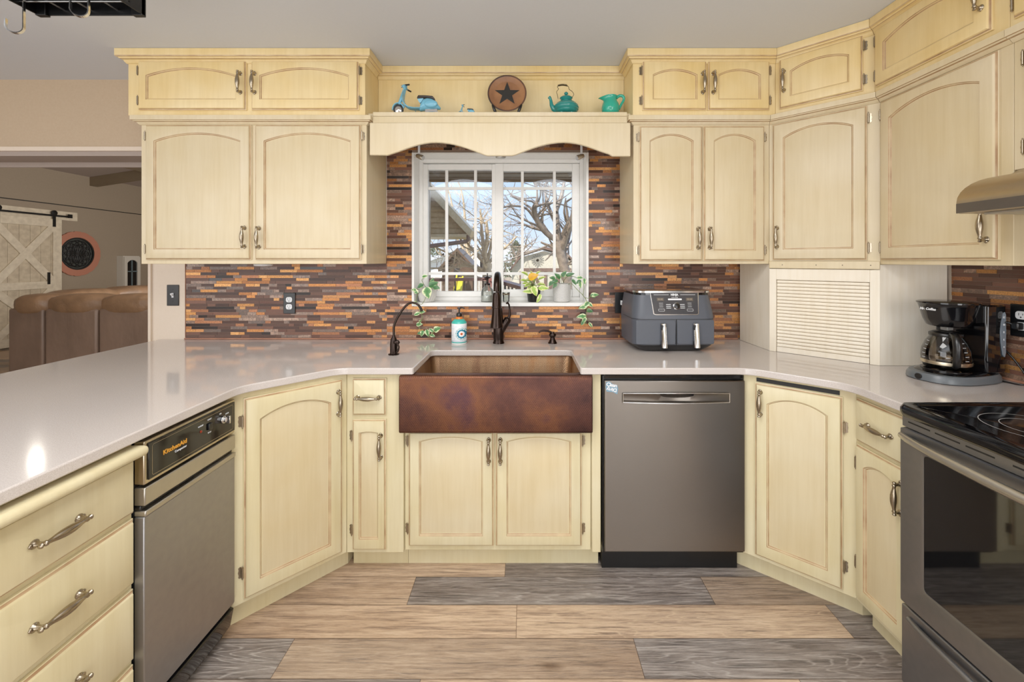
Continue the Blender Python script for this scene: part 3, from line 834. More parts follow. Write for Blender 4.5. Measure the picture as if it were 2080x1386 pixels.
# ------------------------------------------------------------------ base cabinets
YF, XL0, XRF = 1.826, -1.08, 1.250
TK = 0.10
# drawer bank (left run)
def base_toe(c, wpoly, h=0.099):
    mb = MB(); mb.prism([c.loc2(p) for p in wpoly], 0.0, h); mb.build('toe_kick', [M_CRL], c.o)
c = Cab('drawer_bank', 'pale cream bank of drawers with a rounded pull-out board, at the left edge', (XL0, 0.10), R(90), 0.0, M_CRL)
c.carcass([(XL0, 0.10), (XL0, 1.151), (-1.69, 1.151), (-1.69, 0.10)], 0.884, z0=TK)
base_toe(c, [(XL0 - 0.075, 0.10), (XL0 - 0.075, 1.151), (-1.69, 1.151), (-1.69, 0.10)])
for z0, z1 in ((0.105, 0.268), (0.283, 0.475), (0.490, 0.668), (0.683, 0.836)):
    c.drawer(0.656, 1.046, z0, z1); c.drawer(0.05, 0.600, z0, z1)
mb = MB(); mb.box(0.604, 1.049, -0.055, -0.0005, 0.843, 0.870); mb.build('cutting_board', [M_CRL], c.o, bevel=0.012, seg=4)
# back side of peninsula
mb = MB(); mb.box(-1.98, -1.692, 0.10, 2.43, 0.0, 0.884); tag(mb.build('peninsula_panel', [M_CRL], None, bevel=0.002), 'cream back panel closing the peninsula under the counter overhang', 'panel')

# left diagonal base
A0, A1 = (XL0, 1.522), (-0.776, YF)
c = Cab('corner_base_cabinet', 'cream diagonal base cabinet left of the sink with one tall arched door', A0, R(45), 0.0, M_CRL)
c.carcass([A0, A1, (-0.776, YB - 0.01), (-1.69, YB - 0.01), (-1.69, 1.522)], 0.884, z0=TK)
base_toe(c, [(XL0 - 0.055, 1.545), (-0.80, 1.90), (-0.78, 2.2), (-1.6, 2.2), (-1.6, 1.6)])
c.door(0.048, 0.408, 0.118, 0.862, 'l', 'r', pz=0.768, rise=0.036, tp=0.050, st=0.05, bt=0.055, hz=(0.10, 0.66), pull_in=0.020)
# narrow base with drawer
XN1 = -0.527
c = Cab('narrow_base_cabinet', 'slim cream base cabinet with a small drawer, between the corner door and sink', (-0.776 + E, YF), 0, 0.0, M_CRL)
c.carcass([(-0.776 + E, YF), (XN1, YF), (XN1, YB - 0.01), (-0.776 + E, YB - 0.01)], 0.884, z0=TK)
base_toe(c, [(-0.776 + E, 1.90), (XN1, 1.90), (XN1, 2.2), (-0.776 + E, 2.2)])
q = 0.776 - E
c.drawer(-0.746 + q, -0.600 + q, 0.703, 0.863)
c.door(-0.746 + q, -0.600 + q, 0.118, 0.685, 'l', 'r', pz=0.572, rise=0.006, tp=0.050, st=0.031, bt=0.05, hz=(0.085, 0.495), pull_in=0.020)
# sink base
c = Cab('sink_base_cabinet', 'cream two-door base cabinet under the copper apron sink', (XN1 + E, YF + 0.016), 0, 0.0, M_CRL)
ys = YF + 0.016
c.carcass([(XN1 + E, ys), (0.293, ys), (0.293, YB - 0.01), (XN1 + E, YB - 0.01)], 0.630, z0=TK)
base_toe(c, [(XN1 + E, 1.90), (0.335, 1.90), (0.335, 2.2), (XN1 + E, 2.2)])
q = -(XN1 + E)
c.door(-0.507 + q, -0.133 + q, 0.124, 0.628, 'l', 'r', pz=0.546, rise=0.020, tp=0.022, st=0.048, bt=0.048, hz=(0.075, 0.46), pull_in=0.022)
c.door(-0.126 + q, 0.252 + q, 0.124, 0.628, 'r', 'l', pz=0.546, rise=0.020, tp=0.022, st=0.048, bt=0.048, hz=(0.075, 0.46), pull_in=0.022)
mb = MB(); mb.box(0.2945, 0.334, YF - 0.002, YB - 0.02, TK, 0.884)
o = mb.build('pilaster', [M_CRL], c.o, (-(XN1 + E), -ys, 0), bevel=0.004)
# right corner base
B0, B1 = (0.958, YF), (XRF, 1.575)
c = Cab('corner_base_cabinet', 'cream diagonal base cabinet right of the dishwasher with a dark gap above its door', B0, math.atan2(B1[1] - B0[1], B1[0] - B0[0]), 0.0, M_CRL)
c.carcass([B0, B1, (XR - E, B1[1]), (XR - E, YB - 0.01), (B0[0], YB - 0.01)], 0.884, z0=TK)
base_toe(c, [(0.965, 1.90), (XRF + 0.06, 1.62), (XR - 0.1, 1.62), (XR - 0.1, 2.2), (0.965, 2.2)])
c.door(0.045, 0.345, 0.118, 0.853, 'r', 'l', pz=0.772, rise=0.034, tp=0.046, st=0.046, bt=0.055, hz=(0.09, 0.62), pull_in=0.022)
mb = MB(); mb.box(0.05, 0.335, -0.004, 0.002, 0.857, 0.873); mb.build('gap_shadow_strip', [M_BLKM], c.o)
# right narrow base
c = Cab('narrow_base_cabinet', 'cream base cabinet with drawer over door, tucked beside the range', (XRF, B1[1] - E), R(-90), 0.0, M_CRL)
c.carcass([(XRF, B1[1] - E), (XRF, 1.334), (XR - E, 1.334), (XR - E, B1[1] - E)], 0.884, z0=TK)
base_toe(c, [(XRF + 0.06, B1[1] - E), (XRF + 0.06, 1.334), (XR - 0.1, 1.334), (XR - 0.1, B1[1] - E)])
c.drawer(0.010, 0.232, 0.703, 0.861)
c.door(0.010, 0.232, 0.118, 0.690, 'l', 'r', pz=0.595, rise=0.026, tp=0.045, st=0.042, bt=0.05, hz=(0.13, 0.50), pull_in=0.026)
# filler right of the compactor is the corner cabinet's stile

# ------------------------------------------------------------------ countertop
def rounded(poly, rad):
    out = []; n = len(poly)
    for i, p in enumerate(poly):
        r = rad.get(i, 0)
        if not r: out.append(p); continue
        P = Vector(p); A = (Vector(poly[i - 1]) - P).normalized(); B = (Vector(poly[(i + 1) % n]) - P).normalized()
        for k in range(7):
            t = k / 6; a = P + A * r; b = P + B * r
            q = a * (1 - t) ** 2 + P * 2 * t * (1 - t) + b * t * t; out.append((q.x, q.y))
    return out
ct = [(-2.13, 0.10), (-1.04, 0.10), (-1.04, 1.530), (-0.792, 1.788), (-0.474, 1.788), (-0.474, 2.144), (0.240, 2.144), (0.240, 1.788),
      (0.960, 1.788), (1.213, 1.560), (1.213, 1.331), (XR - 0.001, 1.331), (XR - 0.001, YB - 0.001), (-2.13, YB - 0.001)]
mb = MB(); mb.prism(rounded(ct, {2: 0.05, 3: 0.05, 4: 0.012, 5: 0.03, 6: 0.03, 7: 0.012, 8: 0.06, 9: 0.06}), 0.8855, 0.9145)
tag(mb.build('countertop', [M_QTZ], None, bevel=0.004, seg=3), 'taupe quartz countertop running over the peninsula and around the copper sink', 'countertop')

# ------------------------------------------------------------------ copper sink
sk = thing('farmhouse_sink', 'hammered copper apron-front sink below the window', 'sink', (-0.12, 2.0, 0.64))
def rrect(x0, x1, y0, y1, r, z, n=6):
    pts = []
    for cx, cy, a0 in ((x1 - r, y0 + r, -90), (x1 - r, y1 - r, 0), (x0 + r, y1 - r, 90), (x0 + r, y0 + r, 180)):
        for k in range(n + 1):
            a = R(a0 + 90 * k / n); pts.append((cx + r * math.cos(a), cy + r * math.sin(a), z))
    return pts
OX, OY, OZ = 0.12, -2.0, -0.64
mb = MB(); zT = 0.8835
mb.loft([rrect(-0.505, 0.262, 1.80, 2.20, 0.05, 0.655), rrect(-0.505, 0.262, 1.80, 2.20, 0.05, zT), rrect(-0.484, 0.250, 1.825, 2.172, 0.04, zT)], 0, True, False)
mb.loft([rrect(-0.484, 0.250, 1.825, 2.172, 0.04, zT), rrect(-0.478, 0.244, 1.831, 2.166, 0.04, zT - 0.02), rrect(-0.462, 0.228, 1.85, 2.145, 0.05, 0.69), rrect(-0.42, 0.19, 1.89, 2.11, 0.05, 0.672)], 1, False, True)
mb.build('basin', [M_COP, M_COPI], sk, (OX, OY, OZ), smooth=50)
def apron():
    mb = MB(); loops = []
    for z, ins in ((0.6385, 0.004), (0.6365, 0.012)): pass
    prof = [(1.800, 0.640), (1.781, 0.6385), (1.776, 0.643), (1.775, 0.65), (1.775, 0.868), (1.778, 0.879), (1.785, 0.8838), (1.80, 0.8838)]
    mb.prism_x(prof, -0.5335, 0.291)
    return mb
mb = apron(); mb.build('apron', [M_COP], sk, (OX, OY, OZ), bevel=0.005, seg=3, smooth=50)
mb = MB(); mb.lathe([(0.045, 0.6735), (0.045, 0.676), (0.038, 0.677), (0.02, 0.6745)], (-0.12, 2.0, 0), 20)
mb.build('drain', [M_BRZ], sk, (OX, OY, OZ))
# ------------------------------------------------------------------ dishwasher
M_GREY = plain('warm_grey_plastic', '#8c8a86', 0.4)
t = thing('dishwasher', 'stainless steel dishwasher with a pocket handle, right of the sink', 'dishwasher', (0.335, YF, 0))
DX0, DX1 = 0.339, 0.954
x0, x1 = 0.346 - 0.335, 0.951 - 0.335
mb = MB(); mb.box(x0 - 0.005, x1 + 0.004, 0.0, 0.58, 0.10, 0.872); mb.build('tub_housing', [M_BLK], t)
mb = MB(); mb.box(x0 + 0.001, x1 - 0.002, -0.012, -0.0005, 0.862, 0.878); mb.build('control_lip', [M_BLKG], t, bevel=0.002)
mb = MB(); mb.box(x0, x1, 0.045, 0.09, 0.0, 0.10); mb.build('toe_kick', [M_BLK], t)
# door with the handle pocket
def door_panel(w_, z0, z1, hx0, hx1, hz0, hz1, y, t_=0.02):
    mb = MB()
    xs = [0, hx0, hx1, w_]; zs = [z0, hz0, hz1, z1]
    for i in range(3):
        for j in range(3):
            if i == 1 and j == 1: continue
            mb.add([(xs[i], y, zs[j]), (xs[i + 1], y, zs[j]), (xs[i + 1], y, zs[j + 1]), (xs[i], y, zs[j + 1])], [(0, 1, 2, 3)])
    return mb
w_ = x1 - x0
mb = MB(); mb.box(x0, x1, -0.024, -0.001, 0.118, 0.856)
mb.build('door', [M_STEEL], t, bevel=0.004, seg=3)
hx0, hx1, hz0, hz1 = x0 + 0.078, x1 - 0.070, 0.764, 0.805
mb = MB(); n = 24; lo = []
for i in range(n + 1):
    u = i / n; x = hx0 + (hx1 - hx0) * u; s_ = math.sin(PI * u)
    ztop = hz1 + 0.003 * s_; zb_ = hz0 - 0.003 * s_
    yb = -0.0245; yf = -0.0315 - 0.008 * s_
    mid = min(max((u - 0.25) / 0.5, 0), 1); dip = 0.9 * math.sin(PI * mid) ** 2
    lo.append([(x, yb, zb_), (x, yf, zb_ + 0.001), (x, yf - 0.001, zb_ + 0.006), (x, yf + 0.006 + 0.006 * dip, zb_ + 0.010), (x, yf + 0.006 + 0.010 * dip, ztop - 0.012 + 0.004 * dip),
               (x, yf + 0.002, ztop - 0.006), (x, yf + 0.001, ztop - 0.001), (x, yb, ztop)])
mb.loft(lo, 0)
def lip(zz, k): return [(hx0 + (hx1 - hx0) * i / n, -0.0325 - 0.008 * math.sin(PI * i / n), zz + k * 0.003 * math.sin(PI * i / n)) for i in range(n + 1)]
mb.tube(lip(hz1 - .001, 1), .0020, 8, 1); mb.tube(lip(hz0 + .0015, -1), .0024, 8, 1); mb.tube([(hx0, -.0315, hz0 + .001), (hx0, -.0315, hz1 - .001)], .002, 8, 1); mb.tube([(hx1, -.0315, hz0 + .001), (hx1, -.0315, hz1 - .001)], .002, 8, 1)
cxh = (hx0 + hx1) / 2; mb.prism_y([(cxh + .072 * math.cos(a), hz1 - .004 - .013 * abs(math.sin(a)) ** .7) for a in [PI * q / 20 for q in range(21)]], -.0385, -.030, 2)
mb.build('handle', [M_STEEL, M_CHROME, M_BLKG], t, smooth=50)
# clean / dirty magnet
m0 = thing('magnet', 'small blue magnet lettered Clean and Dirty on the dishwasher door corner', 'magnet', (0.376, YF - 0.0245, 0.828))
M_MAG = plain('magnet_blue', '#6d93a8', 0.4)
mb = MB(); mb.prism_y([(-.024, .022), (-.010, .026), (.004, .014), (.024, .010), (.028, -.006), (.024, -.030), (.004, -.020), (-.022, -.018), (-.026, 0)], -0.0012, 0)
mb.build('magnet_backing', [M_MAG], m0)
text('Clean', 0.022, M_WPL, m0, (0, -0.0016, 0.010), rot=(R(90), R(8), 0), bold=0.0006, space=0.9)
text('Dirty', 0.022, M_WPL, m0, (0.0, -0.0016, -0.009), rot=(R(90), R(188), 0), bold=0.0006, space=0.95)

# ------------------------------------------------------------------ trash compactor (left run)
t = thing('trash_compactor', 'old stainless trash compactor with black control panel in the left run', 'trash compactor', (XL0, 1.156, 0), R(90))
W_ = 0.362
mb = MB(); mb.box(0.002, W_ - 0.002, 0.0, 0.56, 0.03, 0.872); mb.build('housing', [M_BLKM], t)
mb = MB(); mb.box(0.0, W_, -0.030, -0.001, 0.752, 0.872); mb.build('control_housing', [M_GOLD], t, bevel=0.003)
mb = MB(); mb.box(0.010, W_ - 0.006, -0.034, -0.0305, 0.762, 0.864); cp = mb.build('control_panel', [M_BLKG], t, bevel=0.001)
mb = MB()
def ring_rect(mb, x0, x1, z0, z1, y, th=0.0008, m=0, r=0.006):
    o_ = rrect(x0, x1, z0, z1, r, 0, 4); i_ = rrect(x0 + th, x1 - th, z0 + th, z1 - th, max(r - th, .0005), 0, 4)
    mb.loft([[(p[0], y, p[1]) for p in o_], [(p[0], y, p[1]) for p in i_]], m, False, False)
ring_rect(mb, 0.020, W_ - 0.016, 0.770, 0.857, -0.0344)
mb.build('gold_outline', [M_GOLD], cp)
M_ORG = plain('amber_print', '#e39b2e', 0.4)
text('KitchenAid', 0.0180, M_ORG, cp, (0.098, -0.0346, 0.816), bold=0.0005, space=1.05)
text('Compactor', 0.0095, M_WPL, cp, (0.118, -0.0346, 0.801))
text('ON/OFF', 0.006, M_WPL, cp, (0.196, -0.0346, 0.838)); text('START', 0.006, M_WPL, cp, (0.234, -0.0346, 0.846)); text('STOP', 0.006, M_WPL, cp, (0.234, -0.0346, 0.803))
text('AIR', 0.006, M_WPL, cp, (0.284, -0.0346, 0.846)); text('LOCK', 0.006, M_WPL, cp, (0.316, -0.0346, 0.836))
mb = MB(); mb.lathe([(0.004, 0), (0.004, 0.002), (0.002, 0.003)], (0.197, -0.034, 0.820), 12, axis='y'); mb.build('indicator_light', [plain('red_lamp', '#8a2c18', 0.3)], cp)
mb = MB(); mb.box(0.226, 0.242, -0.040, -0.0335, 0.812, 0.834); mb.build('rocker_switch', [M_BLK], cp, bevel=0.002)
mb = MB(); mb.lathe([(0.013, 0), (0.013, 0.006), (0.009, 0.008), (0.009, 0.014)], (0.296, -0.034, 0.822), 20, axis='y'); mb.box(0.293, 0.299, -0.060, -0.045, 0.809, 0.835)
mb.build('key_knob', [M_CHROME], cp, bevel=0.001)
mb = MB(); mb.box(0.0, W_, -0.032, -0.001, 0.694, 0.744); mb.box(0.0, W_, -0.020, -0.001, 0.680, 0.694, 1); mb.box(0.0, W_, -0.034, -0.001, 0.664, 0.680)
mb.build('handle', [M_ALU, M_BLK], t, bevel=0.003)
mb = MB(); mb.box(0.0, W_, -0.030, -0.001, 0.135, 0.663); mb.build('door', [M_STEELD], t, bevel=0.003)
mb = MB(); mb.prism_x([(-0.010, 0.128), (-0.030, 0.118), (-0.018, 0.055), (0.02, 0.0), (0.06, 0.0), (0.06, 0.128)], 0.004, W_ - 0.004); mb.build('foot_pedal', [M_BLKG], t, bevel=0.003)

# ------------------------------------------------------------------ range (right run). local x -> toward camera, -y -> into room
XG = 1.219
t = thing('range', 'stainless electric range with black glass cooktop on the right', 'range', (XG, 1.3265, 0), R(-90))
W_ = 0.762; D_ = XR - XG - 0.004
mb = MB(); mb.box(0.002, W_ - 0.002, 0.002, D_, 0.02, 0.884); mb.build('body', [M_RSTEEL], t)
mb = MB(); mb.box(0.0, W_, -0.020, 0.0018, 0.852, 0.884)
for a in (0.020, 0.105, 0.19, 0.30, 0.42): mb.box(a, a + 0.07, -0.0208, -0.0195, 0.868, 0.872, 1)
mb.build('front_trim', [M_RSTEEL, M_BLKM], t)
mb = MB(); mb.loft([rrect(-0.002, W_ + 0.002, -0.030, D_, 0.02, 0.886), rrect(-0.006, W_ + 0.006, -0.040, D_, 0.03, 0.900), rrect(-0.006, W_ + 0.006, -0.040, D_, 0.03, 0.912), rrect(-0.002, W_ + 0.002, -0.033, D_, 0.03, 0.924), rrect(0.018, W_ - 0.018, -0.008, D_ - 0.02, 0.02, 0.926), rrect(0.024, W_ - 0.024, -0.002, D_ - 0.03, 0.02, 0.921)], 0, True, True)
ck = mb.build('cooktop', [M_BLKG], t, smooth=50)
M_BURN = plain('burner_print', '#a8a8a6', 0.4)
mb = MB()
for cx, cy, rr in ((0.20, 0.17, 0.115), (0.20, 0.17, 0.075), (0.56, 0.17, 0.09), (0.20, 0.46, 0.08), (0.56, 0.46, 0.11), (0.38, 0.40, 0.05)):
    mb.lathe([(rr, 0.9213), (rr - 0.002, 0.9213)], (cx, cy, 0), 48, cap0=False, cap1=False)
mb.build('burner_rings', [M_BURN], ck)
# oven door
mb = MB(); zb0, zb1 = 0.302, 0.850; wx0, wx1, wz0, wz1 = 0.078, W_ - 0.078, 0.385, 0.793
o_ = [(p[0], -0.004, p[1]) for p in rrect(0.002, W_ - 0.002, zb0, zb1, 0.004, 0)]
of = [(p[0], -0.030, p[1]) for p in rrect(0.004, W_ - 0.004, zb0 + 0.002, zb1 - 0.002, 0.004, 0)]
i1 = [(p[0], -0.030, p[1]) for p in rrect(wx0 - 0.008, wx1 + 0.008, wz0 - 0.008, wz1 + 0.008, 0.016, 0)]
i2 = [(p[0], -0.027, p[1]) for p in rrect(wx0, wx1, wz0, wz1, 0.012, 0)]
i3 = [(p[0], -0.010, p[1]) for p in rrect(wx0, wx1, wz0, wz1, 0.012, 0)]
mb.loft([o_, of, i1, i2, i3], 0, False, True)
od = mb.build('oven_door', [M_RSTEEL, M_BLKG], t, smooth=25)
mb = MB(); mb.loft([[(p[0], -0.0265, p[1]) for p in rrect(wx0 + .0005, wx1 - .0005, wz0 + .0005, wz1 - .0005, 0.0115, 0)], [(p[0], -0.0245, p[1]) for p in rrect(wx0 + .0005, wx1 - .0005, wz0 + .0005, wz1 - .0005, 0.0115, 0)]], 0)
m, nt, b, _o = new_mat('oven_glass'); setp(b, hexc('#0b0b0c'), 0.04, 0.0, spec=0.9)
mb.build('oven_window', [m], od)
mb = MB(); pts = []; rs = []
for i in range(25):
    u = i / 24; x = 0.012 + (W_ - 0.024) * u; s_ = math.sin(PI * u)
    pts.append((x, -0.034 - 0.040 * s_ ** 0.6, 0.826 + 0.0 * s_)); rs.append(0.010 + 0.004 * s_)
mb.tube(pts, rs, 12); mb.build('handle', [M_ALU], od, smooth=60)
mb = MB(); mb.box(0.002, W_ - 0.002, -0.026, 0.0, 0.045, 0.292); dr = mb.build('storage_drawer', [M_RSTEEL], t, bevel=0.004)
mb = MB(); pts = []; rs = []
for i in range(21):
    u = i / 20; pts.append((0.03 + (W_ - 0.06) * u, -0.028 - 0.018 * math.sin(PI * u) ** 0.5, 0.262)); rs.append(0.009)
mb.tube(pts, rs, 10); mb.build('handle', [M_RSTEEL], dr, smooth=60)
mb = MB(); mb.box(0.03, W_ - 0.03, 0.03, 0.07, 0.0, 0.044); mb.build('plinth', [M_BLKM], t)

# range hood
t = thing('range_hood', 'stainless under-cabinet range hood with a curved front above the range', 'range hood', (XR, 1.312, 1.52))
mb = MB(); prof = [(-0.497, 0.0), (-0.505, 0.034)]
for i in range(1, 9):
    a = i / 8 * PI / 2; prof.append((-0.505 + 0.16 * (1 - math.cos(a)), 0.034 + 0.085 * math.sin(a)))
prof += [(-0.31, 0.1385), (-0.002, 0.1385), (-0.002, 0.0)]
mb.prism_y([(p[0], p[1]) for p in prof], -0.76, 0.0)
M_HOOD = metal('hood_steel', '#b7a68c', 0.32, 0.05)
mb.build('canopy', [M_HOOD], t, bevel=0.002)
mb = MB(); mb.box(-0.5065, -0.5025, -0.758, -0.002, 0.001, 0.031); mb.build('front_band', [metal('dark_band', '#77716c', 0.35, 0.05)], t)
mb = MB(); mb.box(-0.46, -0.05, -0.72, -0.04, -0.006, -0.0005); mb.build('filter', [M_ALU], t)

# ------------------------------------------------------------------ faucets
def faucet():
    X, Y = -0.143, 2.330; Z = 0.9145
    t = thing('kitchen_faucet', 'oil-rubbed bronze pull-down kitchen faucet behind the sink', 'faucet', (X, Y, Z))
    mb = MB(); mb.lathe([(0.032, 0), (0.032, 0.004), (0.029, 0.010), (0.028, 0.016), (0.0275, 0.018), (0.030, 0.03), (0.0285, 0.08), (0.024, 0.15), (0.021, 0.19), (0.0165, 0.20)], n=24)
    mb.build('body', [M_BRZ], t, smooth=50)
    mb = MB(); pts = []
    for i in range(16):
        a = PI * i / 15; pts.append((0, -0.085 + 0.085 * math.cos(a), 0.30 + 0.085 * math.sin(a)))
    pts = [(0, 0, 0.19), (0, 0, 0.25)] + pts
    mb.tube(pts, 0.0165, 16); mb.build('gooseneck', [M_BRZ], t, smooth=60)
    mb = MB()
    mb.lathe([(0.0165, 0.305), (0.0205, 0.292), (0.0225, 0.27), (0.0235, 0.235), (0.0235, 0.232), (0.0250, 0.230), (0.0250, 0.226), (0.0225, 0.224), (0.0235, 0.20), (0.029, 0.15), (0.033, 0.135), (0.0335, 0.125), (0.027, 0.122)], (0, -0.17, -0.01), 24)
    mb.build('spray_head', [M_BRZ], t, smooth=50)
    mb = MB(); mb.tube([(0.005, 0, 0.045), (0.030, -0.002, 0.095), (0.048, -0.004, 0.128), (0.053, -0.004, 0.137), (0.056, -0.004, 0.142)], [0.016, 0.0185, 0.0205, 0.019, 0.010], 16)
    mb.tube([(0.054, -0.004, 0.135), (0.062, -0.004, 0.160), (0.062, -0.006, 0.19), (0.058, -0.008, 0.215), (0.050, -0.012, 0.228), (0.044, -0.016, 0.222)], [0.010, 0.0065, 0.005, 0.0048, 0.005, 0.006], 10)
    mb.build('handle', [M_BRZ], t, smooth=60)
    X, Y = -0.638, 2.045
    t = thing('water_faucet', 'slim bronze filtered-water faucet with a curved spout, left of the sink', 'faucet', (X, Y, Z))
    mb = MB(); mb.lathe([(0.026, 0), (0.026, 0.004), (0.018, 0.006), (0.0175, 0.05), (0.015, 0.075), (0.008, 0.088), (0.006, 0.095)], n=20); mb.build('body', [M_BRZ], t, smooth=50)
    mb = MB(); mb.tube([(0, 0, .09), (0, 0, .13), (.004, 0, .15), (.018, 0, .18), (.040, -.002, .215), (.058, -.003, .237), (.075, -.004, .250), (.092, -.004, .2545), (.110, -.005, .251), (.124, -.005, .241), (.134, -.005, .226), (.138, -.005, .212)], [.0055] * 6 + [.0055] * 4 + [.006, .0075], 10)
    mb.build('spout', [M_BRZ], t, smooth=60)
    mb = MB(); mb.sphere((.018, -.012, .062), .012, 12, 8, sc=(1.3, .7, 1)); mb.tube([(.022, -.014, .058), (.030, -.016, .040), (.027, -.016, .026), (.022, -.015, .018)], [.005, .0045, .005, .006], 8)
    mb.build('lever', [M_BRZ], t, smooth=60)
    X, Y = 0.157, 2.325
    t = thing('soap_dispenser', 'small bronze built-in soap pump right of the kitchen faucet', 'soap dispenser', (X, Y, Z))
    mb = MB(); mb.lathe([(.025, 0), (.025, .003), (.021, .010), (.015, .022), (.013, .030), (.013, .034), (.018, .038), (.0195, .044), (.0195, .052), (.017, .056), (.012, .057), (.010, .064)], n=22); mb.build('body', [M_BRZ], t, smooth=45)
    mb = MB(); mb.tube([(0, 0, .056), (-.012, 0, .063), (-.03, -.004, .070), (-.05, -.006, .072), (-.066, -.008, .069), (-.076, -.010, .060)], [.006, .006, .0055, .005, .0045, .004], 10); mb.build('nozzle', [M_BRZ], t, smooth=60)
faucet()

# patterned soap bottle
def bottle_mat():
    m, nt, b, o = new_mat('folk_label'); tc = nt.nodes.new('ShaderNodeTexCoord'); sx = nt.nodes.new('ShaderNodeSeparateXYZ'); nt.links.new(tc.outputs['Object'], sx.inputs[0])
    x = mth(nt, 'SUBTRACT', sx.outputs[0], 0.019); z = mth(nt, 'SUBTRACT', sx.outputs[2], 0.058)
    r = mth(nt, 'SQRT', mth(nt, 'ADD', mth(nt, 'MULTIPLY', x, x), mth(nt, 'MULTIPLY', z, z)))
    ang = mth(nt, 'ARCTAN2', z, x)
    pet = mth(nt, 'MULTIPLY', mth(nt, 'SINE', mth(nt, 'MULTIPLY', ang, 12.0)), 0.0018)
    rr = mth(nt, 'DIVIDE', mth(nt, 'ADD', r, pet), 0.036)
    fl = ramp(nt, rr, [(0, '#b8321e'), (0.12, '#e8872c'), (0.19, '#ffffff'), (0.42, '#1f7f9c'), (0.70, '#f4f4f2'), (0.80, '#3aa6a4'), (0.88, '#eef0f2')], 'CONSTANT')
    n = nt.nodes.new('ShaderNodeTexVoronoi'); n.inputs['Scale'].default_value = 95; nt.links.new(tc.outputs['Object'], n.inputs['Vector'])
    spk = ramp(nt, n.outputs['Distance'], [(0, '#2a7fb0'), (0.16, '#e9edf0')], 'CONSTANT')
    c = mixc(nt, fl, spk, mth(nt, 'GREATER_THAN', rr, 0.88))
    zz = mth(nt, 'MULTIPLY', sx.outputs[2], 8.0)
    band = ramp(nt, zz, [(0, '#f2f2f0'), (0.06, '#49b3ae'), (0.115, '#f4f4f2'), (0.14, '#2d6fae'), (0.155, '#ffffff')], 'CONSTANT')
    c = mixc(nt, c, band, mth(nt, 'LESS_THAN', zz, 0.16))
    top = ramp(nt, zz, [(0, '#f4f4f2'), (0.86, '#f4f4f2'), (0.90, '#3fb8a8'), (1.0, '#3fb8a8')], 'CONSTANT')
    c = mixc(nt, c, top, mth(nt, 'GREATER_THAN', zz, 0.84))
    nt.links.new(c, b.inputs['Base Color']); setp(b, rough=0.25); return m
t = thing('soap_bottle', 'white soap bottle with teal flower pattern and black pump, behind the sink', 'bottle', (-0.362, 2.325, 0.9145))
mb = MB(); mb.lathe([(.040, 0), (.0425, .003), (.0425, .108), (.041, .118), (.030, .131), (.022, .136)], n=32); mb.build('bottle_body', [bottle_mat()], t, smooth=50)
mb = MB(); mb.lathe([(.022, .1365), (.0215, .1365), (.018, .146), (.015, .149)], n=24, cap0=False); mb.build('neck_ring', [plain('orange_ring', '#d9762c', 0.4)], t, smooth=50)
mb = MB(); mb.lathe([(.015, .149), (.0155, .150), (.0155, .166), (.012, .169), (.005, .170), (.005, .192), (.011, .193), (.011, .199), (.004, .201)], n=20)
mb.tube([(.005, 0, .197), (.016, -.002, .199), (.026, -.004, .197), (.030, -.005, .192)], [.0045, .0042, .0036, .003], 8); mb.build('pump', [M_BLK], t, smooth=50)

# ------------------------------------------------------------------ switches and outlets
M_SLOT = plain('slot_dark', '#202020', 0.5)
def plate(name, label, cat, loc, rotz, kind, w_=0.070, h_=0.122):
    t = thing(name, label, cat, loc, rotz)
    mb = MB(); mb.box(-w_ / 2, w_ / 2, -0.006, -0.0005, -h_ / 2, h_ / 2); mb.build('cover_plate', [M_NAVY], t, bevel=0.003)
    if kind == 'switch':
        mb = MB(); mb.box(-.006, .006, -.0075, -.0055, -.013, .013); mb.prism_x([(-.0075, -.008), (-.0075, .004), (-.018, .012), (-.020, .007)], -.0045, .0045)
        mb.build('toggle', [M_WPL], t, bevel=0.001)
        mb = MB()
        for z in (-.034, .034): mb.lathe([(.0032, 0), (.0025, .0012)], (0, -.006, z), 10, axis='y')
        mb.build('screw', [M_BLK], t)
    else:
        for z in (-.0205, .0205):
            mb = MB(); mb.loft([[(p[0], y, p[1]) for p in rrect(-.0175, .0175, z - .015, z + .015, .011, 0)] for y in (-.0058, -.0085)], 0); r_ = mb.build('socket', [M_WPL], t, smooth=30)
            mb = MB(); mb.box(-.0075, -.0055, -.0088, -.0084, z - .001, z + .008); mb.box(.0052, .0072, -.0088, -.0084, z, z + .007); mb.lathe([(.0028, 0), (.0028, .0004)], (0, -.0085, z - .0075), 10, axis='y'); mb.build('slots', [M_SLOT], r_)
    return t
plate('light_switch', 'black switch plate with white toggle on the cream wall end, left of the tiles', 'switch', ((352 - 1065) * 2.44 / F, YW, HC - 70 * 2.44 / F), 0, 'switch')
plate('power_outlet', 'black plate with two white sockets on the mosaic, left of the sink', 'outlet', ((588.5 - 1065) * 2.436 / F, YB, HC - 86 * 2.436 / F), 0, 'outlet')
plate('light_switch', 'black switch plate on the mosaic, half behind the air fryer', 'switch', ((1262 - 1065) * 2.436 / F, YB, HC - 85 * 2.436 / F), 0, 'switch', 0.076)
YO = XR * F / (2078 - 1065)
plate('power_outlet', 'black outlet plate on the right wall beside the coffee maker', 'outlet', (XR, YO, HC - (652 - 530) * YO / F), R(-90), 'outlet', 0.075)

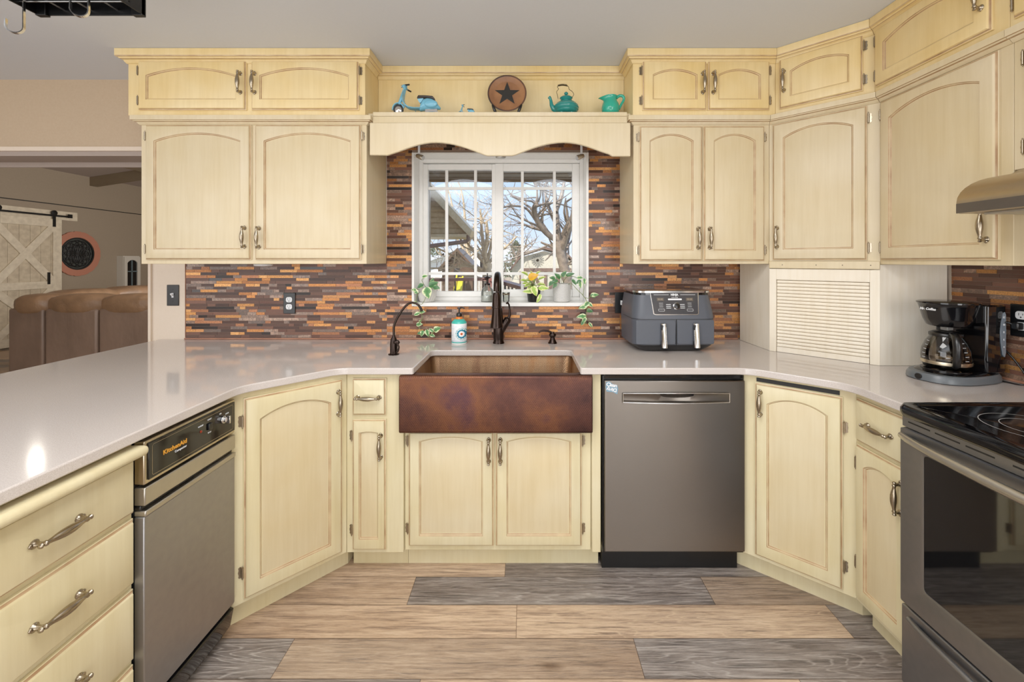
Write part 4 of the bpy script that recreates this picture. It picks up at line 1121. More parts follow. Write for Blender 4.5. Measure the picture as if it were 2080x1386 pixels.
# ------------------------------------------------------------------ air fryer
M_FRY = plain('slate_grey_plastic', '#4a4e57', 0.42)
M_FRYD = plain('fryer_base_dark', '#17181a', 0.35)
t = thing('air_fryer', 'dark grey dual-drawer air fryer with two chrome handles, on the counter', 'air fryer', (0.752, 2.245, 0.9145), R(1.5)); t.scale = (0.975, 1, 1)
def lev(z, hw, y0, y1, r=0.06, cx=0): return rrect(cx - hw, cx + hw, y0, y1, r, z, 8)
mb = MB(); mb.loft([lev(0.002, 0.150, -0.115, 0.135, 0.03), lev(0.006, 0.165, -0.130, 0.138, 0.04), lev(0.030, 0.205, -0.148, 0.142, 0.05), lev(0.038, 0.208, -0.152, 0.143, 0.05)], 0); mb.build('base', [M_FRYD], t, smooth=50)
mb = MB(); mb.loft([lev(0.0385, 0.2125, -0.158, 0.146, 0.06), lev(0.17, 0.215, -0.162, 0.148, 0.06), lev(0.19, 0.214, -0.158, 0.148, 0.06), lev(0.285, 0.199, -0.134, 0.142, 0.055)], 0); bd = mb.build('body', [M_FRY], t, smooth=50)
mb = MB(); mb.loft([lev(0.2855, 0.199, -0.134, 0.142, 0.055), lev(0.297, 0.197, -0.132, 0.140, 0.055)], 0); mb.build('upper_band', [M_BLKG], t, smooth=50)
mb = MB(); mb.loft([lev(0.2975, 0.203, -0.138, 0.142, 0.055), lev(0.306, 0.203, -0.138, 0.142, 0.055), lev(0.309, 0.192, -0.128, 0.135, 0.05)], 0); mb.build('chrome_lid_rim', [M_CHROME], t, smooth=40)
# grooves between drawers
mb = MB(); mb.box(-0.0012, 0.0012, -0.1655, -0.16, 0.04, 0.166); mb.loft([lev(0.1655, 0.2158, -0.1628, 0.1, 0.06), lev(0.168, 0.2158, -0.1628, 0.1, 0.06)], 0, False, False); mb.build('drawer_gap', [M_BLKM], t)
for s_ in (-1, 1):
    mb = MB(); X = 0.107 * s_
    mb.loft([[(p[0], -0.1635, p[1]) for p in rrect(X - 0.100 if s_ < 0 else 0.004, -0.004 if s_ < 0 else X + 0.088, 0.043, 0.163, 0.008, 0)], [(p[0], -0.1655, p[1]) for p in rrect(X - 0.098 if s_ < 0 else 0.006, -0.006 if s_ < 0 else X + 0.086, 0.045, 0.161, 0.008, 0)]], 0)
    d = mb.build('drawer', [M_FRY], t, smooth=30)
    Xh = -0.068 if s_ < 0 else 0.098
    mb = MB(); mb.loft([[(Xh + a, -0.1935 + b_ + (0.012 if z > .12 else 0), z) for a, b_ in ((-.0145, .006), (-.010, -.002), (0, -.006), (.010, -.002), (.0145, .006), (.010, .009), (-.010, .009))] for z in (0.030, 0.033, 0.145, 0.148)], 0)
    mb.build('handle', [M_CHROME], d, smooth=40)
    mb = MB()
    for z0_, z1_ in ((0.040, 0.060), (0.115, 0.142)): mb.box(Xh - 0.014, Xh + 0.006, -0.186, -0.1657, z0_, z1_)
    mb.build('handle_mount', [M_FRYD], d, bevel=0.003)
# inclined control panel (in a tilted frame)
slope = math.atan2(0.134 - 0.158, 0.285 - 0.19)
cp = thing('control_panel', None, None, (0.0, -0.1605, 0.1885)); cp.parent = t; cp.rotation_euler = (math.atan2(0.024, 0.095) * -1, 0, 0)
PW0, PW1, PH = 0.117, 0.127, 0.112
def panel_poly(gr): return [(-PW0 + 0.008 + gr - 0.008, 0.008 - 0.004 + gr), (-PW0 + 0.012, 0.0 + gr), (PW0 - 0.012, gr), (PW0 - gr, 0.008 - 0.004 + gr), (PW1 - gr, PH), (-PW1 + gr, PH)]
mb = MB(); mb.prism_y(panel_poly(0.0), -0.0022, 0.006); mb.build('panel_frame', [M_CHROME], cp)
mb = MB(); mb.prism_y([(-PW0 + 0.004, 0.006), (-PW0 + 0.012, 0.003), (PW0 - 0.012, 0.003), (PW0 - 0.004, 0.006), (PW1 - 0.004, PH - 0.001), (-PW1 + 0.004, PH - 0.001)], -0.0030, 0.004)
M_PNL = plain('panel_black', '#37373b', 0.15); pf = mb.build('panel_face', [M_PNL], cp)
mb = MB(); mb.box(-0.108, -0.030, -0.0034, -0.003, 0.1005, 0.1020); mb.box(0.030, 0.108, -0.0034, -0.003, 0.1005, 0.1020)
mb.loft([[(p[0], -0.0034, p[1]) for p in rrect(-0.036, 0.036, 0.074, 0.082, 0.0035, 0)], [(p[0], -0.003, p[1]) for p in rrect(-0.036, 0.036, 0.074, 0.082, 0.0035, 0)]], 0)
for X in (-0.074, 0.074):
    ring_rect(mb, X - 0.016, X + 0.016, 0.018, 0.030, -0.0034, 0.001, 0, 0.004)
    for k in range(3): mb.box(X - 0.010, X + 0.010, -0.0034, -0.003, 0.040 + k * 0.009, 0.0412 + k * 0.009)
for s_ in (-1, 1):
    for k in range(3): mb.box(min(s_ * .024, s_ * .048), max(s_ * .024, s_ * .048), -0.0034, -0.003, 0.033 + k * 0.009, 0.0355 + k * 0.009)
mb.build('printed_marks', [M_WPL], pf)
text('NINJA', 0.014, M_WPL, pf, (0, -0.0034, 0.101), bold=0.0006)
text('DUAL ZONE', 0.006, M_WPL, pf, (0, -0.0034, 0.0875))
M_LED = plain('dim_display', '#8d8272', 0.3)
mb = MB(); mb.box(-0.094, -0.058, -0.0034, -0.003, 0.070, 0.086); mb.box(0.058, 0.094, -0.0034, -0.003, 0.070, 0.086); mb.build('display', [plain('display_dark', '#5d5348', 0.2)], pf)
text('88:88', 0.012, M_LED, pf, (-0.076, -0.0037, 0.078)); text('88:88', 0.012, M_LED, pf, (0.076, -0.0037, 0.078))
mb = MB(); mb.lathe([(0.0175, 0), (0.0175, 0.005), (0.0145, 0.006)], (0.004, -0.003, 0.043), 28, axis='y', cap1=False); mb.lathe([(0.0145, 0.005), (0.0145, 0.012), (0.012, 0.0135)], (0.004, -0.003, 0.043), 28, m=1, axis='y'); mb.build('dial', [M_CHROME, M_BLK], cp, smooth=40)

# ------------------------------------------------------------------ coffee maker ( -y is its front )
t = thing('coffee_maker', 'black drip coffee maker with glass carafe on the right counter', 'coffee maker', (1.686, 1.640, 0.9145), R(-76)); t.scale = (1.05, 1.05, 1.0)
M_CGR = plain('coffee_base_grey', '#5e6468', 0.32)
def el(z, a, b_, cx=0, cy=0, p=2.6, n=40):
    out = []
    for i in range(n):
        th = 2 * PI * i / n; c_, s_ = math.cos(th), math.sin(th)
        out.append((cx + a * abs(c_) ** (2 / p) * (1 if c_ >= 0 else -1), cy + b_ * abs(s_) ** (2 / p) * (1 if s_ >= 0 else -1), z))
    return out
mb = MB(); mb.loft([el(0.0, .092, .148, 0, -.01), el(0.004, .100, .156, 0, -.01), el(0.020, .098, .154, 0, -.01), el(.030, .092, .148, 0, -.01)], 0); mb.build('base', [M_CGR], t, smooth=50)
mb = MB(); mb.loft([el(0.0302, .088, .126, 0, -.006), el(.036, .082, .115, 0, .0)], 0)
mb.lathe([(.070, .036), (.070, .041), (.062, .042)], (0, -.045, 0), 30); mb.build('warming_plate', [M_BLKG], t, smooth=50)
mb = MB(); mb.lathe([(.011, 0), (.011, .003), (.008, .004)], (-.010, -.1655, .016), 16, axis='y'); mb.build('power_switch', [M_BLK], t, smooth=40)
mb = MB(); tw = [(-.078, .028), (.078, .028), (.086, .060), (.086, .100), (.074, .132), (-.074, .132), (-.086, .100), (-.086, .060)]
def twp(z, k=1.0, dy=0): return [(x * k, y + dy, z) for x, y in tw]
mb.loft([twp(.034), twp(.10, .97), twp(.20, .99), twp(.285, 1.0), twp(.292, .97)], 0); mb.build('water_tank', [M_BLKG], t, bevel=0.006, smooth=40)
M_WIN = plain('tank_window', '#76818c', 0.15)
for s_ in (1,):
    mb = MB(); pl = [(.074, .265), (.066, .262), (.056, .225), (.052, .19), (.056, .15), (.066, .105), (.074, .095), (.079, .11), (.080, .2), (.079, .255)]
    mb.prism_x([(p[0] + .028, p[1]) for p in pl], s_ * .083, s_ * .0868); wn = mb.build('water_window', [M_WIN], t)
    for k, q_ in enumerate(('12', '10', '8', '6', '4')):
        inst(text_mesh(q_, .011, M_WPL), 'lettering', wn, (s_ * .0872, .096, .245 - k * .028), (R(90), 0, R(90)))
mb = MB(); cy = -.035
mb.lathe([(.052, .205), (.060, .210), (.070, .235), (.080, .280), (.084, .292), (.087, .294), (.087, .299), (.080, .302), (.03, .306)], (0, cy, 0), 36)
mb.box(-.07, .07, cy + .02, .06, .225, .291); mb.build('brew_basket', [M_BLKG], t, smooth=50)
mb = MB(); mb.box(-.012, .012, cy - .020, cy + .01, .188, .204); mb.build('drip_stop', [M_GREY], t, bevel=.003)
text('Mr. Coffee', .0125, M_WPL, t, (-.012, cy - .0812, .272), rot=(R(76), 0, R(-8)), bold=.0004)
ca = thing('carafe', None, None, (0, -.045, .0425)); ca.parent = t
mb = MB(); mb.lathe([(.052, 0), (.062, .004), (.068, .020), (.070, .045), (.067, .075), (.056, .105), (.045, .122), (.044, .128)], n=36, cap1=False); mb.build('glass_body', [M_SMOKE], ca, smooth=60)
mb = MB(); mb.lathe([(.0685, .018), (.0695, .019), (.0702, .030), (.0695, .031)], n=36, cap0=False, cap1=False); mb.build('steel_band', [M_GOLD], ca, smooth=40)
mb = MB(); mb.lathe([(.046, .124), (.0475, .128), (.047, .136), (.035, .142), (.01, .143)], n=30, cap0=False)
# handle swings toward the viewer's side of the front
def hdl(a, r_, z): return (math.sin(a) * r_, -math.cos(a) * r_, z)
ha = R(50)
mb.tube([hdl(ha, .044, .132), hdl(ha, .066, .136), hdl(ha, .084, .124), hdl(ha, .090, .095), hdl(ha, .088, .055), hdl(ha, .082, .025), hdl(ha, .071, .020)], [.010, .012, .013, .0125, .012, .011, .009], 12)
mb.build('lid_and_handle', [M_BLK], ca, smooth=60)
for aa in (R(-30), R(75)):
    mb = MB()
    for k in range(5):
        z = .040 + k * .016; rr_ = .0712 - max(0, (z - .06)) * .33
        for j in range(4):
            a = aa + j * .05; p0 = hdl(a, rr_, z); p1 = hdl(a + .04, rr_, z)
            mb.add([p0, p1, (p1[0], p1[1], z + .0018), (p0[0], p0[1], z + .0018)], [(0, 1, 2, 3)])
    mb.build('volume_marks', [M_WPL], ca, smooth=0)
# cord and plug
def bez(pts, n=40):
    P = [Vector(p) for p in pts]; out = []
    for i in range(len(P) - 1):
        p0 = P[max(i - 1, 0)]; p1 = P[i]; p2 = P[i + 1]; p3 = P[min(i + 2, len(P) - 1)]
        for k in range(8):
            u = k / 8
            out.append(tuple(0.5 * ((2 * p1) + (-p0 + p2) * u + (2 * p0 - 5 * p1 + 4 * p2 - p3) * u * u + (-p0 + 3 * p1 - 3 * p2 + p3) * u ** 3)))
    out.append(tuple(P[-1])); return out
oz = HC - (652 - 530) * YO / F - .0205
pc = [(XR - .020, YO + .004, oz), (XR - .045, YO + .018, oz + .012), (XR - .05, YO + .045, oz - .01), (XR - .035, YO + .060, oz - .05), (XR - .022, YO + .045, oz - .09), (XR - .018, YO + .01, oz - .13), (XR - .016, YO - .03, .935), (XR - .04, YO - .03, .9195), (XR - .055, YO + .02, .9190), (1.775, YO + .085, .9190), (1.758, YO + .10, .9225)]
IM = (Matrix.Translation(t.location) @ Matrix.Rotation(t.rotation_euler.z, 4, 'Z') @ Matrix.Diagonal((1.05, 1.05, 1, 1))).inverted()
mb = MB(); mb.tube(bez(pc), .0032, 8); mb.xf(IM); pcb = mb.build('power_cord', [M_BLK], t, smooth=60)
mb = MB(); mb.box(XR - .034, XR - .009, YO - .012, YO + .012, oz - .012, oz + .014); mb.xf(IM); mb.build('plug', [M_BLK], pcb, bevel=.004)

# ------------------------------------------------------------------ puck light, spotlights
t = tag(MB().lathe([(.02, 0), (.044, -.001), (.046, -.004), (.044, -.009), (.036, -.012), (.015, -.0135)], n=28).build('puck_light', [M_WPL], None, ((535 - 1065) * 2.25 / F, 2.25, 1.3565)), 'round white puck light under the left wall cabinet', 'light')
t = tag(MB().lathe([(.02, 0), (.028, -.001), (.03, -.005), (.026, -.016), (.015, -.018)], n=28).build('puck_light', [metal('puck_rim', '#b9b4ac', .3)], None, ((1017 - 1065) * 2.26 / F, 2.26, HC + (530 - 315) * 2.26 / F)), 'small round light under the shelf over the middle of the window', 'light')
for (X, s_, lb) in ((851, 1, 'small chrome spotlight on a white stem at the upper left window corner'), (1181, -1, 'small chrome spotlight on a white stem at the upper right window corner')):
    x, y, z = px(X, 318, 2.38)
    t = thing('spotlight', lb, 'light', (x, y, z))
    mb = MB(); mb.box(-.006, .006, .0, .004, .008, .135); mb.build('stem', [M_WPL], t)
    mb = MB(); mb.sphere((0, 0, .004), .010, 12, 8); mb.build('joint', [M_CHROME], t)
    mb = MB(); mb.tube([(-.012 * s_, .0, .004), (.0, -.006, 0), (.020 * s_, -.014, -.010), (.028 * s_, -.017, -.0135)], [.010, .014, .015, .0135], 14); mb.build('lamp_head', [metal('spot_silver', '#e6e6e6', .3, .03)], t, smooth=40)
    # hangs from the underside of the shelf board
# ------------------------------------------------------------------ plants
def leaf_mat(name, g1, g2, edge, k=0.55):
    m, nt, b, o = new_mat(name); tc = nt.nodes.new('ShaderNodeTexCoord'); s_ = nt.nodes.new('ShaderNodeSeparateXYZ'); nt.links.new(tc.outputs['UV'], s_.inputs[0])
    n = noise(nt, coords(nt), 60, 3)
    v = mth(nt, 'ADD', mth(nt, 'ABSOLUTE', mth(nt, 'SUBTRACT', s_.outputs[1], 0.5)), mth(nt, 'MULTIPLY', mth(nt, 'SUBTRACT', n, 0.5), 0.7))
    c = ramp(nt, v, [(0.0, g1), (k * 0.5, g2), (k * 0.62, edge)])
    nt.links.new(c, b.inputs['Base Color']); setp(b, rough=0.35); b.inputs['Subsurface Weight'].default_value = 0.0
    return m
M_LF = leaf_mat('pothos_leaf', '#3f7a3a', '#5c9550', '#dfe6b4')
M_LFD = leaf_mat('dark_pothos_leaf', '#2f5f33', '#447a42', '#9db77c', 0.8)
M_LFY = leaf_mat('lime_pothos_leaf', '#8fb83a', '#b4cf55', '#f0efb4')
M_STEM = plain('vine_stem', '#7c8a4a', 0.5)
M_SOIL = plain('soil', '#2c211a', 0.9)
class Leaves(MB):
    def __init__(s): super().__init__(); s.luv = []
    def leaf(s, base, dirv, up, L, Wd, m=0, curl=0.25):
        base = Vector(base); d = Vector(dirv).normalized(); u = Vector(up); x = d.cross(u)
        if x.length < .01: x = d.cross(Vector((1, 0.1, 0)))
        x.normalize(); u = x.cross(d).normalized()
        n = 7; rows = []
        for i in range(n + 1):
            t_ = i / n; wd = Wd / 2 * math.sin(PI * min(1, t_ * 0.96 + 0.04) ** 0.72) ** 0.85 if t_ < 1 else 0
            c = base + d * (L * t_) - u * (L * curl * t_ * t_)
            rows.append([c + x * wd + u * wd * .35, c, c - x * wd + u * wd * .35])
        o = len(s.v)
        for r_ in rows: s.v += [tuple(p) for p in r_]
        for i in range(n):
            for j in range(2):
                a = o + i * 3 + j; s.f.append((a, a + 1, a + 4, a + 3)); s.m.append(m)
                s.luv.append([(i / n, j / 2), (i / n, (j + 1) / 2), ((i + 1) / n, (j + 1) / 2), ((i + 1) / n, j / 2)])
    def make(s, name, mats, parent):
        me = bpy.data.meshes.new(name); me.from_pydata(s.v, [], s.f)
        for m in mats: me.materials.append(m)
        me.polygons.foreach_set('material_index', s.m); me.polygons.foreach_set('use_smooth', [True] * len(me.polygons))
        uv = me.uv_layers.new(name='UVMap')
        for p in me.polygons:
            for q, li in enumerate(p.loop_indices): uv.data[li].uv = s.luv[p.index][q]
        o = bpy.data.objects.new(name, me); COL.objects.link(o); o.parent = parent; return o
SILL = 1.1305
M_POTW = plain('white_ceramic', '#dedbd4', 0.25)
def chevron():
    m, nt, b, o = new_mat('chevron_ceramic'); tc = nt.nodes.new('ShaderNodeTexCoord'); s_ = nt.nodes.new('ShaderNodeSeparateXYZ'); nt.links.new(tc.outputs['Object'], s_.inputs[0])
    ang = mth(nt, 'ARCTAN2', s_.outputs[1], s_.outputs[0])
    zig = mth(nt, 'MULTIPLY', mth(nt, 'PINGPONG', mth(nt, 'ADD', ang, 10.0), 0.40), 0.075)
    v = mth(nt, 'FRACT', mth(nt, 'MULTIPLY', mth(nt, 'ADD', s_.outputs[2], zig), 145.0))
    c = ramp(nt, v, [(0, '#e6e4de'), (0.68, '#5c5c5e')], 'CONSTANT')
    nt.links.new(c, b.inputs['Base Color']); setp(b, rough=0.4); return m
# 1 left plant, ribbed white pot with trailing vines
def P(x, y, D=2.43): return Vector(px(x, y, D))
pY = 2.487
t = thing('potted_plant', 'trailing pothos in a ribbed white pot at the left end of the window sill', 'plant', (px(868, 610, pY)[0], pY, SILL))
org = Vector(t.location)
mb = MB(); loops = []
for r_, z in ((.038, 0), (.044, .004), (.052, .04), (.056, .083), (.051, .083), (.049, .06)):
    loops.append([(r_ * (1 + .05 * abs(math.sin(9 * a))) * math.cos(a + .5 * z * 12), r_ * (1 + .05 * abs(math.sin(9 * a))) * math.sin(a + .5 * z * 12), z) for a in [2 * PI * i / 72 for i in range(72)]])
mb.loft(loops, 0, True, False); mb.build('pot', [M_POTW], t, smooth=70)
mb = MB(); mb.lathe([(.05, .066), (.0495, .068)], n=24); mb.build('soil', [M_SOIL], t)
def vine(t, pts, mats_leaf, leaves, rad=.0016, extra=None):
    org = Vector(t.location)
    mb = MB()
    for p in pts:
        q_ = bez([Vector(a) - org for a in p]); mb.tube(q_, rad, 6)
    mb.build('stem', [M_STEM], t, smooth=60)
    lf = Leaves()
    for (b_, d_, u_, L, Wd, m) in leaves: lf.leaf(Vector(b_) - org, d_, u_, L, Wd, m)
    lf.make('foliage', mats_leaf, t)
def L2(x, y, dx, dy, L, D=2.41, W=.7, m=0, up=(0, -1, .4)):
    """leaf starting at survey point, heading dx,dy in the picture plane (y down)"""
    return (P(x, y, D), (dx, -.25, -dy), up, L, L * W, m)
top = (org.x, org.y, SILL + .07)
vine(t, [[top, P(858, 590, 2.46), P(849, 598, 2.42), P(845, 612, 2.40), P(852, 628, 2.39), P(858, 645, 2.40), P(852, 655, 2.405), P(850, 664, 2.41), P(860, 676, 2.41), P(872, 685, 2.41)],
         [top, P(857, 570, 2.46), P(862, 566, 2.45)], [top, P(850, 588, 2.44), P(843, 590, 2.42)], [top, P(876, 584, 2.46), P(882, 576, 2.44)], [P(872, 686, 2.41), P(880, 676, 2.40), P(884, 668, 2.40)], [P(845, 612, 2.40), P(857, 618, 2.40), P(868, 598, 2.40)]],
     [M_LF, M_LFD], [L2(858, 563, .9, -.3, .032), L2(848, 596, -.6, -.8, .036), L2(846, 590, -.9, -.2, .03), L2(866, 584, .25, 1, .066, W=.85, D=2.40), L2(872, 582, .9, -.5, .058, m=1, D=2.43), L2(880, 584, 1, .05, .04, m=1), L2(876, 578, .3, -.9, .04, m=1, D=2.45), L2(860, 578, -.8, .4, .04, m=1),
                     L2(852, 634, .9, -.1, .034), L2(852, 636, -.9, .3, .034), L2(846, 617, -.8, -.3, .028), L2(846, 660, .95, -.2, .036), L2(852, 655, .5, -.6, .02),
                     L2(860, 672, -.4, .9, .036), L2(866, 670, .4, 1, .04), L2(882, 672, .9, -.5, .042, W=.9), L2(880, 674, -.7, -.6, .03), L2(874, 680, .9, .3, .03), L2(858, 676, -.8, .1, .03, m=1)])
# 2 black pot lime plant
t = thing('potted_plant', 'lime-green pothos with a yellow leaf in a black pot on the window sill', 'plant', (px(1084, 610, pY)[0], pY, SILL))
mb = MB(); mb.lathe([(.032, 0), (.035, .003), (.042, .070), (.043, .076), (.040, .076), (.038, .062)], n=30, cap1=False); mb.build('pot', [M_BLK], t, smooth=40)
mb = MB(); mb.lathe([(.038, .062), (.0375, .064)], n=20); mb.build('soil', [M_SOIL], t)
org = Vector(t.location); top = org + Vector((0, 0, .065))
M_YEL = leaf_mat('yellow_leaf', '#d99a16', '#e8b320', '#c9b53a', 0.9)
rnd = random.Random(3); lv = []; vp = []
for i in range(22):
    a = rnd.uniform(0, 2 * PI); el_ = rnd.uniform(-.3, 1.0); r_ = rnd.uniform(.02, .05)
    b_ = top + Vector((math.cos(a) * r_, -abs(math.sin(a)) * r_ * .6, .01 + .06 * max(el_, 0) + rnd.uniform(0, .03)))
    lv.append((b_, (math.cos(a), -.5, el_ * .8), (0, -.6, .8), rnd.uniform(.03, .05), rnd.uniform(.022, .034), 0)); vp.append([top, (top + b_) / 2 + Vector((0, 0, .012)), b_])
lv += [L2(1074, 566, .6, -.3, .062, W=.75, m=1, D=2.44), L2(1084, 592, -1, -.05, .065, W=.5, D=2.44), L2(1082, 582, .4, .9, .06, W=.7, D=2.42), L2(1098, 600, -.5, .9, .05, W=.45, D=2.42), L2(1098, 598, -.15, .5, .045, W=.5, D=2.42), L2(1094, 586, 1, -.1, .06, W=.55, D=2.43)]
vp.append([top, P(1078, 575, 2.45), P(1076, 567, 2.44)])
vine(t, vp, [M_LFY, M_YEL], lv)
# 3 chevron pot
t = thing('potted_plant', 'variegated vine spilling from a white pot with grey chevron lines, right end of sill', 'plant', (px(1141, 612, 2.484)[0], 2.484, SILL))
mb = MB(); mb.lathe([(.044, 0), (.049, .004), (.0525, .05), (.053, .106), (.050, .108), (.048, .09)], n=40, cap1=False); mb.build('pot', [chevron()], t, smooth=40)
mb = MB(); mb.lathe([(.048, .09), (.0475, .092)], n=20); mb.build('soil', [M_SOIL], t)
org = Vector(t.location); top = org + Vector((0, 0, .095)); t2 = org + Vector((.03, -.02, .095))
lv = [L2(1133, 570, -.9, .2, .045, m=1, W=.6), L2(1138, 566, -.5, -.5, .045, m=1, W=.6), L2(1130, 575, -.6, .9, .035, m=1), L2(1142, 562, .4, -.6, .04, m=1), L2(1122, 572, -.7, .8, .034, m=1), L2(1150, 560, .9, -.3, .05, m=1, W=.45),
      L2(1162, 568, .5, .6, .04, W=.5, m=1), L2(1172, 565, .9, -.1, .034), L2(1178, 572, .1, .9, .04, W=.6), L2(1186, 566, .2, .9, .035, W=.6), L2(1180, 570, -.9, .5, .034, m=1), L2(1128, 566, -.9, -.2, .035, m=1),
      L2(1200, 600, .95, -.15, .046, D=2.40, W=.55), L2(1200, 599, .5, .3, .03, D=2.40, m=1), L2(1196, 614, -.7, .6, .042, D=2.40), L2(1192, 622, -.95, .2, .05, D=2.40, W=.55), L2(1194, 616, .8, .5, .034, D=2.40), L2(1192, 630, .9, .2, .036, D=2.40, m=1),
      L2(1190, 642, -.95, .05, .055, D=2.405, W=.55), L2(1188, 644, -.3, 1, .036, D=2.405), L2(1196, 656, .7, .8, .034, D=2.41, W=.5), L2(1186, 652, -.5, .7, .03, D=2.41, m=1)]
vine(t, [[t2, P(1160, 576, 2.42), P(1172, 588, 2.41), P(1184, 600, 2.40), P(1192, 613, 2.395), P(1192, 630, 2.40), P(1190, 645, 2.405), P(1190, 662, 2.41)], [top, P(1150, 564, 2.43), P(1165, 562, 2.42), P(1180, 570, 2.41)], [P(1184, 600, 2.40), P(1186, 585, 2.40), P(1184, 570, 2.41)],
         [top, P(1134, 572, 2.45), P(1128, 570, 2.44)], [P(1188, 605, 2.40), P(1196, 606, 2.40), P(1200, 600, 2.40)], [P(1190, 645, 2.405), P(1196, 650, 2.41), P(1196, 657, 2.41)], [top, P(1140, 560, 2.45), P(1140, 556, 2.44)]], [M_LF, M_LFD], lv)
# glass soap bottle on the sill
t = thing('glass_dispenser', 'clear glass bottle with bronze pump on the sill, left of the tall faucet', 'bottle', (px(990, 610, pY)[0], pY, SILL))
mb = MB(); mb.lathe([(.036, 0), (.038, .003), (.038, .050), (.033, .072), (.018, .090), (.015, .100)], n=30, cap1=False); mb.build('glass_body', [M_CLEAR], t, smooth=60)
mb = MB(); mb.lathe([(.034, .003), (.036, .006), (.036, .036), (.035, .037)], n=30); mb.build('soap_fill', [plain('clear_soap', '#dfe0da', .2)], t, smooth=50)
mb = MB(); mb.lathe([(.017, .098), (.017, .108), (.007, .112), (.007, .135), (.020, .140), (.021, .145), (.010, .150), (.003, .152), (.003, .165), (.006, .168)], n=20); mb.tube([(0, 0, .128), (-.016, -.004, .134), (-.030, -.008, .128)], [.004, .0035, .003], 8); mb.build('pump', [M_BRZ], t, smooth=50)
t = thing('glass_cup', 'tiny clear glass cup on the sill, half behind the tall faucet', 'cup', (px(1028, 605, pY)[0], pY, SILL))
mb = MB(); mb.lathe([(.018, 0), (.020, .003), (.022, .05), (.025, .055), (.0225, .055), (.019, .05), (.016, .006)], n=24); mb.build('cup_body', [M_CLEAR], t, smooth=50)
mb = MB(); mb.lathe([(.0225, .040), (.0228, .0405), (.0236, .049), (.0230, .0495)], n=24, cap0=False, cap1=False); mb.build('rim_band', [M_NICK], t)

